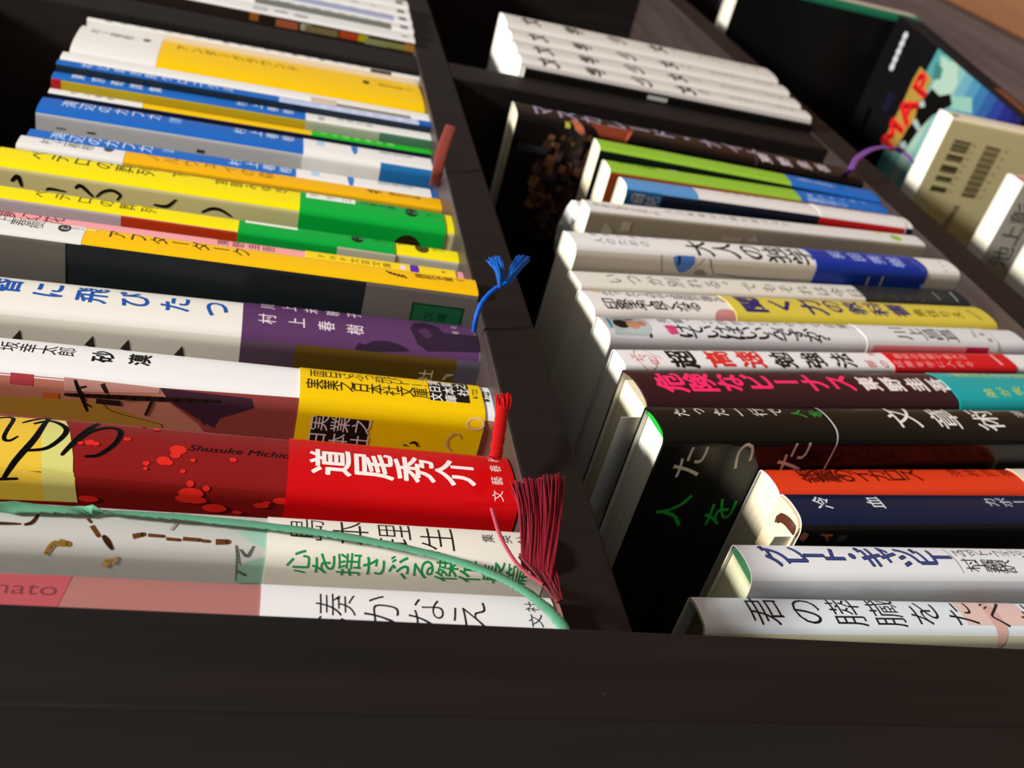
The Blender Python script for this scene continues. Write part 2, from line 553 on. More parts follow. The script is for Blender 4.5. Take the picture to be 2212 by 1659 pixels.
book('L5', 'paperback_book', 'thin paperback in white, yellow and bright green, between two blue ones', 'books standing on the upper shelf', (273.1, 9.44, 0.06), 0.02269, 5.0, 151, 105, False, 0.38, 4, '#EFC010', '#1B1C3A', '#D8D4C8', '#E9DFC4', 0.35, 0.4,
  [('r', -2.55, 2.94, 116.85, 151, '#E6E3DD'),
   ('t', '村上春樹', 0.69, 142.23, 0.69, 128.82, 3, 3, 0, '#55524C'),
   ('r', -2.55, 2.94, -0.0, 50.59, '#22B41E'),
   ('t', 'とんぼの本の夏', 0.6, 45.97, 0.6, 17.36, 3.2, 3.2, 0, '#B6E6B0'),
   ('r', 2.94, 2.94, 7.17, 11.17, '#B6E6B0')],
  None,
  [], [])

book('L6', 'paperback_book', 'blue paperback with a white band, thicker of the matching blue pair', 'books standing on the upper shelf', (257.38, 8.96, 0.14), 0.01781, 16.03, 151, 105, False, 1.2, 4, '#1B64BC', '#B9B8B4', '#C8C6C0', '#E9DFC4', 0.35, 0.4,
  [('t', '海辺のカフカ', 2.69, 140.92, 3.5, 110.66, 6, 8, 0, '#D3E4F8'),
   ('r', -0.07, 7.36, 100.55, 105.19, '#5E92D2'),
   ('t', '下', 3.8, 102.87, 3.82, 102.83, 4, 4, 0, '#BCD4F0'),
   ('t', '村上春樹', 3.24, 78.59, 3.55, 59.73, 5.2, 7, 0, '#D3E4F8'),
   ('r', -13.06, -12.55, 140.69, 144.04, '#3A3C40'),
   ('r', -13.08, -12.3, 130.34, 133.27, '#3A3C40'),
   ('r', -13.98, -12.55, 90.87, 93.71, '#3A3C40')],
  (0.94, 53.56, '#E9E6E0', None),
  [('r', 0.4, 8.9, 45.43, 48.48, '#A9CDE8'),
   ('e', 4.44, 33.07, 1.3, 7.4, 0, '#2A78C8'),
   ('t', '新潮文庫の百冊', 3.5, 21.83, 3.51, 9.77, 2.4, 2.4, 0, '#8A8884'),
   ('r', -16.4, -6.15, -0.72, 22.78, '#1F6AA6')], [])

book('L7', 'paperback_book', 'blue paperback with a white band, thinner of the matching blue pair', 'books standing on the upper shelf', (238.37, 13.64, 0.09), 0.01701, 10.5, 151, 105, False, 0.79, 4, '#1F68BE', '#C4C3BE', '#D0CEC8', '#E9DFC4', 0.35, 0.4,
  [('t', '海辺のカフカ', 1.13, 140.82, 1.13, 110.91, 6, 8, 0, '#D3E4F8'),
   ('r', 0.59, 6.07, 100.85, 105.22, '#5E92D2'),
   ('t', '上', 2.93, 103.03, 2.93, 102.99, 4, 4, 0, '#BCD4F0'),
   ('t', '村上春樹', 1.58, 78.64, 1.58, 59.68, 5.2, 7, 0, '#D3E4F8')],
  (2.2, 55.59, '#E9E6E0', None),
  [('r', -0.53, 6.07, 46.87, 49.84, '#A9CDE8'),
   ('e', 3.01, 34.45, 1.3, 7.8, 0, '#2A78C8'),
   ('t', '新潮文庫の百冊', 1.84, 22.69, 2.33, 10.45, 2.4, 2.4, 0, '#8A8884')], [])

book('L8', 'paperback_book', 'white and amber paperback wedged between the thinner blue one and the wide yellow one', 'books standing on the upper shelf', (224.12, 10.84, 0.07), 0.01292, 10.16, 151, 105, False, 0.76, 4, '#F0B208', '#C89A18', '#D8D2C0', '#E9DFC4', 0.35, 0.4,
  [('r', -102.17, 102.89, 116.21, 151, '#E6E3DD'),
   ('t', '村上春樹', 1.85, 142.32, 1.85, 128.89, 4.6, 6, 0, '#3E3C38'),
   ('e', 2.91, 121.92, 1.7, 2.7, 0, '#4A4844'),
   ('t', 'ノルウェイの森', 1.4, 107.14, 1.4, 66.75, 6.4, 7, 0, '#A87A08'),
   ('s', [(1.63, 29.07), (1.24, 23.75)], 1.1, '#3A2C00'),
   ('s', [(2.28, 28.06), (-0.61, 27.25)], 0.7, '#3A2C00'),
   ('s', [(2.15, 26.13), (-0.71, 25.32)], 0.7, '#3A2C00'),
   ('t', '講談社文庫', 1.44, 19.34, 1.23, 9.24, 2.6, 2.6, 0, '#7A5C08')],
  None,
  [], [])

book('L9', 'paperback_book', 'wide yellow paperback with a green band, upper of the matching pair', 'books standing on the upper shelf', (193.88, 4.24, 0.02), 0.00202, 15.13, 151, 105, False, 1.13, 4, '#F3DF06', '#CFC48A', '#D8D0A0', '#E9DFC4', 0.35, 0.4,
  [('t', 'ペテロの葬列', 3.5, 139.14, 3.5, 105.64, 6.6, 8, 0, '#3E380A'),
   ('t', '下', 4.58, 94.81, 4.58, 94.78, 5.6, 5.6, 0, '#4A430C'),
   ('t', '宮部みゆき', 4.17, 81.28, 4.46, 61.29, 4.6, 5.6, 0, '#4E460A'),
   ('s', [(-11.94, 145.02), (-9.97, 143.07), (-13.05, 141.95)], 1.5, '#211C0A'),
   ('s', [(-13.24, 134.63), (-12.61, 133.39), (-12.82, 128.98)], 1.0, '#211C0A'),
   ('s', [(-11.14, 125.96), (-10.0, 124.18), (-13.15, 120.6)], 1.3, '#211C0A'),
   ('s', [(-13.18, 119.52), (-10.92, 117.39), (-10.01, 114.52), (-11.29, 112.14), (-13.13, 113.01)], 1.1, '#211C0A'),
   ('s', [(-12.92, 101.65), (-12.88, 97.56), (-10.04, 94.72)], 1.2, '#211C0A'),
   ('s', [(-13.17, 86.27), (-11.37, 83.35), (-11.3, 80.31), (-13.11, 76.72)], 1.2, '#211C0A')],
  (3.11, 54.51, '#06A93A', None),
  [('p', [(7.29, 52.38), (7.61, 34.83), (1.71, 35.32), (1.25, 52.48)], '#E9EFE4'),
   ('t', '杉村三', 4.87, 49.75, 4.1, 38.28, 3.6, 3.6, 0, '#5A6A54'),
   ('t', '文春文庫', 4.03, 32.02, 3.62, 22.32, 3.2, 3.2, 0, '#0A4A1E'),
   ('e', 2.16, 15.11, 2.4, 3.4, 0, '#0A2412'),
   ('t', '文春', 2.12, 16.72, 1.98, 13.52, 2.8, 2.8, 0, '#3F9C58'),
   ('t', 'み17', 1.9, 8.91, 1.79, 4.98, 2.2, 2.2, 0, '#0A5A22'),
   ('e', -16.56, 16.02, 5.2, 6.2, 0, '#2C2008')], [])

book('L10', 'paperback_book', 'yellow paperback with a green band, lower of the matching pair', 'books standing on the upper shelf', (171.91, 6.5, 0.01), -0.00129, 8.6, 151, 105, False, 0.64, 4, '#F3E004', '#C0B0B2', '#D8D0B0', '#E9DFC4', 0.35, 0.4,
  [('t', 'ペテロの葬列', 1.33, 133.53, 1.33, 101.5, 5.4, 5.4, 0, '#5A520C'),
   ('r', -101.37, -4.37, 73.63, 109.07, '#BC3A12'),
   ('r', -101.37, -4.37, -0.0, 22.17, '#BDBAB0'),
   ('t', '下', 2.59, 19.72, 2.59, 19.68, 2.6, 2.6, 0, '#5A520C'),
   ('e', 1.86, 12.61, 2.4, 3.4, 0, '#4A430C'),
   ('t', 'み17', 2.02, 8.18, 1.82, 5.1, 2.2, 2.2, 0, '#6A600C')],
  (22.21, 73.53, '#06A43A', None),
  [('p', [(4.49, 71.72), (4.16, 54.71), (1.26, 54.65), (1.48, 71.55)], '#E9EFE4'),
   ('e', 2.1, 34.84, 2.2, 3.4, 0, '#0A2412'),
   ('t', '文春', 2.2, 36.32, 2.0, 33.35, 2.6, 2.6, 0, '#3F9C58'),
   ('t', 'み17', 2.21, 28.64, 1.95, 25.22, 2.2, 2.2, 0, '#0A5A22'),
   ('r', -101.37, -4.37, 21.9, 41.4, '#BEBBAA')], [])

book('L11', 'paperback_book', 'thin pink paperback with a narrow yellow band bearing a purple oval', 'books standing on the upper shelf', (157.42, 6.07, 0.03), 0.01105, 5.6, 151, 105, False, 0.42, 4, '#F0A0A4', '#D8B0A8', '#DCC8C4', '#E9DFC4', 0.35, 0.4,
  [('t', '夢幻花', 0.0, 139.02, 0.0, 126.17, 6.2, 6.2, 0, '#7A3A3C'),
   ('t', '東野圭吾', 0.53, 77.36, 0.06, 63.42, 4, 4, 0, '#8A4A4C')],
  (2.59, 51.86, '#F6D21C', None),
  [('t', 'ＰＨＰ文芸文庫', -0.32, 46.84, -0.64, 25.75, 3, 3, 0, '#6A5A10'),
   ('e', -0.43, 16.58, 1.5, 4.6, 0, '#5A2CA8'),
   ('e', -0.61, 20.36, 1.1, 1.4, 0, '#E6DCF0'),
   ('e', -0.2, 6.83, 0.6, 0.7, 0, '#9A8414')], [])

book('L12', 'paperback_book', 'amber paperback with white top and a large black and grey cover', 'books standing on the upper shelf', (135.37, -2.34, 0.03), 0.00512, 10.41, 151, 105, False, 0.78, 4, '#F4BE04', '#1D2224', '#1D2224', '#E9DFC4', 0.35, 0.4,
  [('r', -5.3, 6.02, 113.83, 151, '#E6E3DD'),
   ('t', '村上春樹', 2.01, 138.2, 1.38, 126.59, 4.6, 4.6, 0, '#35332F'),
   ('e', 1.71, 119.2, 1.7, 2.4, 0, '#2A2926'),
   ('t', 'む', 1.71, 119.2, 1.71, 119.18, 2.6, 2.6, 0, '#E6E3DD'),
   ('t', '９１', 2.19, 116.66, 2.21, 115.13, 2, 2, 0, '#55534E'),
   ('r', 2.03, 3.15, 110.91, 113.75, '#F8DC84'),
   ('t', 'アフターダーク', 2.02, 105.45, 1.48, 71.13, 5.6, 5.6, 0, '#3A2A04'),
   ('s', [(2.09, 28.41), (0.53, 27.19)], 0.75, '#3A2C00'),
   ('s', [(1.54, 27.21), (0.02, 25.99)], 0.75, '#3A2C00'),
   ('s', [(1.02, 26.01), (-0.49, 24.79)], 0.75, '#3A2C00'),
   ('s', [(0.77, 24.79), (-0.75, 23.57)], 0.75, '#3A2C00'),
   ('s', [(0.6, 23.56), (-0.92, 22.34)], 0.75, '#3A2C00'),
   ('t', '講談社文庫', 1.45, 18.29, 1.75, 8.75, 2.8, 2.8, 0, '#6A4E04'),
   ('t', '７２', 2.13, 5.5, 1.98, 4.75, 2, 2, 0, '#4A3604'),
   ('r', -102.3, -5.3, 117.82, 151, '#67635A'),
   ('r', -102.3, -5.3, -0.0, 34.41, '#69625C'),
   ('r', -17.55, -9.8, 3.28, 19.72, '#123C22'),
   ('r', -17.65, -10.52, 4.01, 19.01, '#1C5A36'),
   ('t', '文庫', -13.64, 14.09, -14.01, 9.63, 3.4, 3.4, 0, '#0C2A16')],
  None,
  [], [])

book('L13', 'paperback_book', 'tall white and purple book with blue lettering and a blue ribbon', 'books standing on the upper shelf', (117.46, 6.05, 0.32), 0.03363, 18.89, 188, 128, False, 1.57, 3, '#EAE5DA', '#DAD4C6', '#DAD4C6', '#E9DFC4', 0.35, 0.4,
  [('t', 'みみずくは黄昏に飛びたつ', 4.14, 194.62, 1.87, 75.83, 8.8, 8.8, 0.02, '#1C55A8'),
   ('p', [(-16.09, 125.97), (-12.94, 123.78), (-16.95, 123.46)], '#2A2620'),
   ('p', [(-15.9, 108.34), (-12.69, 106.19), (-16.78, 105.7)], '#2A2620'),
   ('p', [(-16.04, 99.44), (-12.81, 97.3), (-16.93, 96.73)], '#2A2620'),
   ('p', [(-16.57, 85.68), (-13.27, 83.56), (-17.47, 82.85)], '#2A2620')],
  (0.59, 68.45, '#5A3660', None),
  [('t', '川上未映子', 6.94, 61.7, 6.9, 36.75, 4.6, 4.6, 0.01, '#E2D2DC'),
   ('t', '村上春樹', -1.04, 61.69, -1.93, 36.96, 5.2, 5.2, 0.01, '#E2D2DC'),
   ('t', '新潮社', -2.03, 6.46, 5.58, 6.54, 2.2, 2.2, 0, '#C8B6C2'),
   ('p', [(2.0, 20.42), (5.69, 18.95), (6.77, 15.49), (4.55, 11.7), (1.26, 10.52), (1.51, -0.75), (-6.68, 0.27), (-7.99, 16.29), (-5.93, 19.01)], '#2E1D33'),
   ('p', [(0.89, 18.32), (2.77, 16.68), (2.32, 14.89), (-1.27, 14.12), (-2.99, 15.93)], '#4A2C50'),
   ('p', [(-10.07, 37.53), (-7.38, 36.2), (-7.8, 34.27), (-6.16, 31.57), (-5.88, 27.67), (-6.69, 24.58), (-7.48, 22.63), (-8.5, 21.41)], '#2E1D33'),
   ('r', -129.53, -9.53, 53.69, 68.1, '#54404E'),
   ('r', -129.53, -9.53, 7.15, 53.69, '#5A4416'),  # olive and grey here: reflection of the yellow-banded neighbour, painted on
   ('r', -129.53, -9.53, 0.07, 7.15, '#55505A'),
   ('t', '社', -15.73, 15.5, -15.72, 15.46, 4.6, 4.6, 0, '#D8CCA0'),
   ('s', [(-16.44, 10.1), (-14.89, 9.2), (-14.48, 7.66)], 0.9, '#E2D8B4')], [])

book('L14', 'paperback_book', 'white and yellow paperback with a black label at its foot', 'books standing on the upper shelf', (86.38, 6.12, 0.08), 0.00973, 16.17, 152, 105, False, 1.35, 3, '#EAE8E6', '#B5705A', '#DEDAD4', '#E9DFC4', 0.35, 0.4,
  [('t', '伊坂幸太郎', 2.66, 126.76, 2.71, 109.23, 4.6, 4.6, 0, '#25231F'),
   ('t', '砂漠', 2.23, 100.75, 2.41, 92.07, 5.6, 5.6, 0.025, '#141310'),
   ('r', -7.44, -7.2, 107.45, 122.24, '#B8707A'),
   ('r', -9.71, -6.95, 114.88, 119.94, '#A83A40'),
   ('r', -18.51, -11.17, 109.16, 112.67, '#C25A22'),
   ('p', [(-13.35, 123.94), (-12.62, 101.2), (-17.89, 85.38), (-25.08, 83.45), (-29.51, 124.64)], '#A8782C'),
   ('p', [(-6.85, 108.12), (-7.27, 86.27), (-8.6, 86.13), (-10.39, 107.87)], '#B88478'),
   ('p', [(-7.24, 85.95), (-6.4, 50.02), (-21.44, 49.64), (-23.84, 71.94), (-16.87, 76.37), (-11.29, 83.12)], '#8A3C36'),
   ('p', [(-7.27, 86.27), (-7.77, 63.97), (-10.2, 63.07), (-14.56, 71.28), (-17.71, 72.37), (-15.2, 76.8), (-10.87, 83.14)], '#3A1E2C'),
   ('s', [(-11.31, 107.88), (-10.49, 91.96), (-9.29, 71.68)], 1.4, '#241512'),
   ('s', [(-7.26, 105.67), (-11.32, 103.95), (-15.68, 102.71)], 1.1, '#241512'),
   ('s', [(-7.61, 99.41), (-9.51, 98.34)], 1.2, '#241512'),
   ('p', [(-11.73, 100.59), (-11.68, 95.04), (-13.31, 94.85), (-13.18, 100.73)], '#241512'),
   ('s', [(-11.01, 87.72), (-15.34, 89.05)], 0.9, '#241512'),
   ('s', [(-9.13, 104.6), (-8.64, 103.12)], 0.6, '#241512'),
   ('s', [(-13.45, 103.03), (-14.34, 101.8)], 0.5, '#241512'),
   ('s', [(-13.39, 99.03), (-15.34, 96.21), (-17.89, 85.38)], 0.22, '#4A2C10'),
   ('s', [(-11.77, 94.11), (-10.76, 89.14)], 0.2, '#4A2C10'),
   ('s', [(-14.74, 76.5), (-16.72, 75.07)], 0.6, '#5A2C2C'),
   ('t', '¥722', 0.14, 1.81, 3.33, 1.7, 2.6, 2.6, 0.015, '#1A1816')],
  (2.8, 52.22, '#EFC400', None),
  [('t', '面白さぶっ飛び！！', 4.36, 47.82, 4.43, 19.85, 4.4, 4.4, 0, '#3A2E02'),
   ('t', '実業之日本社文庫', -0.92, 48.57, -0.35, 20.14, 4.8, 4.8, 0.008, '#241C00'),
   ('p', [(6.0, 17.69), (7.22, 6.29), (-2.83, 6.76), (-3.07, 17.81)], '#151310'),
   ('t', '実業之', 5.85, 16.02, 5.17, 8.52, 3.6, 3.6, 0.01, '#F2EEE4'),
   ('t', '日本社', 2.14, 16.0, 1.88, 8.12, 3.6, 3.6, 0.01, '#F2EEE4'),
   ('t', '文庫', -1.49, 15.93, -1.63, 11.93, 3.6, 3.6, 0.01, '#F2EEE4'),
   ('t', '¥722', 0.5, 4.96, 3.69, 4.8, 2.2, 2.2, 0, '#3A2E02'),
   ('p', [(-10.61, 48.36), (-10.59, 33.77), (-20.6, 33.27), (-20.84, 48.3)], '#1A1714'),
   ('t', '実業之', -12.81, 46.54, -12.75, 35.48, 5.4, 5.4, 0, '#D8C4BC'),
   ('t', '日本社', -18.16, 46.55, -18.42, 35.22, 5.4, 5.4, 0, '#D8C4BC'),
   ('e', -8.98, 5.31, 2.5, 1.75, 0.45, '#E8BCA8'),
   ('s', [(-14.2, 8.41), (-12.65, 9.11), (-12.59, 10.61), (-14.58, 11.87), (-16.87, 11.58), (-18.6, 10.11)], 0.5, '#E8BCA8'),
   ('s', [(-16.97, 21.91), (-16.45, 20.54), (-17.74, 19.57)], 0.7, '#1A1410'),
   ('s', [(-17.69, 23.43), (-17.75, 22.69)], 0.6, '#1A1410')], [])

book('L15', 'hardcover_book', 'thick dark red hardcover with black script and a bright red band on the upper shelf', 'books standing on the upper shelf', (50.23, 3.47, 0.01), -0.00151, 19.64, 188, 130, True, 1.87, 2.2, '#841614', '#781412', '#DAD6CE', '#E9DFC4', 0.22, 3.0,
  [('p', [(7.18, 127.69), (8.23, 103.85), (3.75, 102.17), (-5.05, 99.8), (-8.94, 99.14), (-9.87, 123.35)], '#E2BC3A'),
   ('p', [(-8.49, 123.53), (-9.76, 98.65), (-16.4, 97.97), (-17.51, 123.63)], '#DCB83C'),
   ('p', [(7.9, 108.78), (8.23, 103.85), (3.75, 102.17), (-5.05, 99.8), (-8.94, 99.14), (-8.89, 105.33)], '#D2CF78'),
   ('p', [(-8.33, 105.41), (-8.92, 98.95), (-16.4, 97.97), (-16.32, 104.65)], '#C9C26C'),
   ('s', [(-0.05, 118.72), (5.6, 117.78), (6.81, 114.3), (-0.77, 114.36), (-1.91, 113.05), (-0.4, 111.82)], 0.9, '#0F0B0A'),
   ('s', [(-1.11, 116.64), (-2.6, 118.08), (0.82, 119.21)], 0.8, '#0F0B0A'),
   ('s', [(9.1, 107.38), (0.15, 108.21), (-6.23, 110.25), (-11.31, 112.5)], 1.5, '#0F0B0A'),
   ('s', [(4.96, 112.11), (7.14, 110.01), (9.16, 107.25)], 0.8, '#0F0B0A'),
   ('s', [(-11.61, 114.42), (-11.07, 109.93)], 0.7, '#0F0B0A'),
   ('s', [(5.0, 109.82), (7.21, 106.72), (4.48, 103.14), (0.95, 102.99), (-3.19, 105.37), (-4.47, 109.32)], 1.2, '#0F0B0A'),
   ('s', [(8.64, 96.89), (2.04, 99.37), (-4.63, 102.02)], 1.45, '#0F0B0A'),
   ('s', [(-1.71, 100.57), (4.05, 97.52), (6.48, 93.98), (4.87, 91.74), (0.18, 92.13), (-3.88, 94.75), (-4.69, 97.32)], 1.2, '#0F0B0A'),
   ('l', 'Shusuke Michio', 0.73, 76.91, 0.79, 54.23, 3.0, 0.25, 0, '#1A0A08'),
   ('e', -0.27, 78.81, 1.8260924796747968, 1.5879065040650409, 0, '#D8261C'),
   ('e', -2.13, 79.16, 1.13623532068654, 0.9880307136404698, 0, '#D8261C'),
   ('e', -4.09, 81.46, 1.4608739837398372, 1.2703252032520325, 0, '#D8261C'),
   ('e', -4.54, 80.28, 0.8927563233965673, 0.7763098464317977, 0, '#D8261C'),
   ('e', -5.25, 84.92, 0.7304369918699186, 0.6351626016260162, 0, '#D8261C'),
   ('e', 2.03, 89.9, 0.811596657633243, 0.705736224028907, 0, '#D8261C'),
   ('e', -0.34, 97.29, 1.0550756549232159, 0.9174570912375791, 0, '#D8261C'),
   ('e', -0.62, 96.0, 0.811596657633243, 0.705736224028907, 0, '#D8261C'),
   ('e', -0.83, 99.11, 0.6492773261065945, 0.5645889792231257, 0, '#D8261C'),
   ('e', -2.08, 66.76, 0.811596657633243, 0.705736224028907, 0, '#D8261C'),
   ('e', -6.63, 77.06, 0.6086974932249323, 0.5293021680216803, 0, '#D8261C'),
   ('e', -9.28, 75.2, 0.811596657633243, 0.705736224028907, 0, '#D8261C'),
   ('e', -11.39, 74.85, 2.6394534778681122, 1.199751580849142, 0, '#D8261C'),
   ('e', -12.93, 75.46, 2.6394534778681122, 1.199751580849142, 0, '#D8261C'),
   ('e', -13.14, 73.75, 2.3289295392953933, 1.0586043360433606, 0, '#D8261C'),
   ('e', -10.04, 71.73, 0.7304369918699186, 0.6351626016260162, 0, '#D8261C'),
   ('e', -15.11, 69.63, 2.6394534778681122, 1.199751580849142, 0, '#D8261C'),
   ('e', -13.3, 59.62, 1.707881662149955, 0.7763098464317977, 0, '#D8261C'),
   ('e', -11.7, 55.37, 1.8631436314363148, 0.8468834688346885, 0, '#D8261C'),
   ('e', -15.02, 95.82, 2.0184056007226743, 0.9174570912375791, 0, '#D8261C'),
   ('e', -3.35, 75.32, 0.6086974932249323, 0.5293021680216803, 0, '#D8261C'),
   ('e', -6.72, 84.85, 0.4869579945799458, 0.42344173441734423, 0, '#D8261C'),
   ('e', 7.57, 84.38, 0.7304369918699186, 0.6351626016260162, 0, '#D8261C'),
   ('e', 9.35, 87.17, 0.4869579945799458, 0.42344173441734423, 0, '#D8261C'),
   ('e', -12.39, 58.53, 0.9315718157181574, 0.42344173441734423, 0, '#D8261C'),
   ('e', -15.83, 64.65, 1.0868337850045169, 0.4940153568202349, 0, '#D8261C')],
  (0.57, 54.57, '#C9070E', None),
  [('t', '道尾秀介', -0.03, 44.89, -0.05, 15.3, 10.2, 9.6, 0.022, '#F2E8E2'),
   ('t', '文藝春秋', -6.51, 5.3, 7.31, 4.53, 3.1, 3.1, 0, '#EEDCD6')], [])

book('L16', 'hardcover_book', 'pale grey hardcover with brown crack lines, cream band and green cover lettering', 'books standing on the upper shelf', (19.54, -2.82, 0.06), 0.01117, 11.5, 188, 130, True, 1.1, 2.2, '#BDBBB4', '#BAB8B0', '#BAB8B0', '#E9DFC4', 0.35, 3.0,
  [('s', [(-1.66, 110.33), (-1.62, 106.95), (-1.5, 103.56)], 0.8, '#5E3716'),
   ('s', [(-1.64, 102.84), (-0.93, 101.6), (1.18, 100.99)], 0.9, '#5E3716'),
   ('s', [(0.97, 92.19), (-0.03, 91.43)], 0.7, '#5E3716'),
   ('s', [(-0.91, 91.16), (-3.23, 89.6)], 1.0, '#5E3716'),
   ('s', [(-3.18, 88.77), (-4.21, 87.91), (-5.54, 86.92)], 1.1, '#5E3716'),
   ('s', [(-2.97, 83.53), (-2.36, 81.67)], 1.3, '#5E3716'),
   ('s', [(-2.46, 80.81), (-2.57, 77.98)], 0.9, '#5E3716'),
   ('s', [(-3.07, 77.43), (-3.2, 74.95)], 0.8, '#5E3716'),
   ('s', [(-2.86, 74.37), (-2.95, 71.12)], 1.0, '#5E3716'),
   ('s', [(-3.11, 70.73), (-3.14, 69.47)], 0.8, '#5E3716'),
   ('s', [(-3.15, 68.22), (-3.01, 65.95)], 1.4, '#5E3716'),
   ('s', [(-7.45, 98.51), (-5.23, 97.16), (-5.26, 95.53)], 1.2, '#C9A25A'),
   ('s', [(-4.81, 96.28), (-5.09, 94.62)], 1.3, '#8A6420'),
   ('s', [(-9.85, 88.3), (-8.0, 87.37)], 1.4, '#C9A25A'),
   ('s', [(-9.02, 86.64), (-7.25, 85.96)], 0.8, '#C9A25A'),
   ('s', [(-0.96, 76.81), (0.81, 75.99)], 0.7, '#9A958A'),
   ('p', [(-0.29, 64.35), (1.46, 58.16), (-4.36, 58.16), (-2.29, 62.69)], '#9AC0AC'),
   ('p', [(-8.51, 63.92), (-6.7, 61.78), (-5.41, 58.06), (-12.2, 57.38), (-12.62, 63.84)], '#8FB29C'),
   ('s', [(-3.64, 64.38), (-6.26, 63.87), (-11.85, 63.64)], 0.5, '#6E7A72'),
   ('s', [(-4.39, 63.54), (-5.63, 62.15), (-3.72, 61.05)], 0.5, '#6E7A72'),
   ('s', [(-9.23, 63.6), (-10.24, 61.98)], 0.8, '#4E7050')],
  (0.21, 58.45, '#E8E1D3', None),
  [('t', '島本理生', 1.52, 50.93, 1.1, 23.6, 8.2, 8.2, -0.012, '#1E1C18'),
   ('t', '集英社', 1.94, 12.45, 2.05, 4.63, 3, 3, 0, '#55504A'),
   ('t', '心を揺さぶる傑作長篇', -6.32, 52.18, -6.76, 6.64, 5.2, 5.2, 0.006, '#149048')], [])

book('L17', 'hardcover_book', 'pink and white hardcover against the near panel of the upper shelf', 'books standing on the upper shelf', (0.1, -3.47, 0.02), 0.00420, 11.0, 188, 130, True, 1.05, 2.2, '#A9706A', '#A9706A', '#DAD6D0', '#E9DFC4', 0.35, 3.0,
  [('p', [(1.7, 150.58), (5.01, 92.03), (0.49, 92.41), (-4.46, 93.44), (-5.06, 148.03)], '#B4535A'),
   ('l', 'Kanae Minato', 0.58, 126.24, 0.31, 93.71, 4.4, 0, 0.01, '#7A383C')],
  (1.56, 58.98, '#E4E2E0', None),
  [('t', '湊かなえ', -0.83, 45.22, -1.18, 19.45, 8.4, 8.4, -0.014, '#1E1B1C'),
   ('t', '文社', -1.86, 6.03, 1.74, 6.24, 3.2, 3.2, 0, '#3A3838')], [])

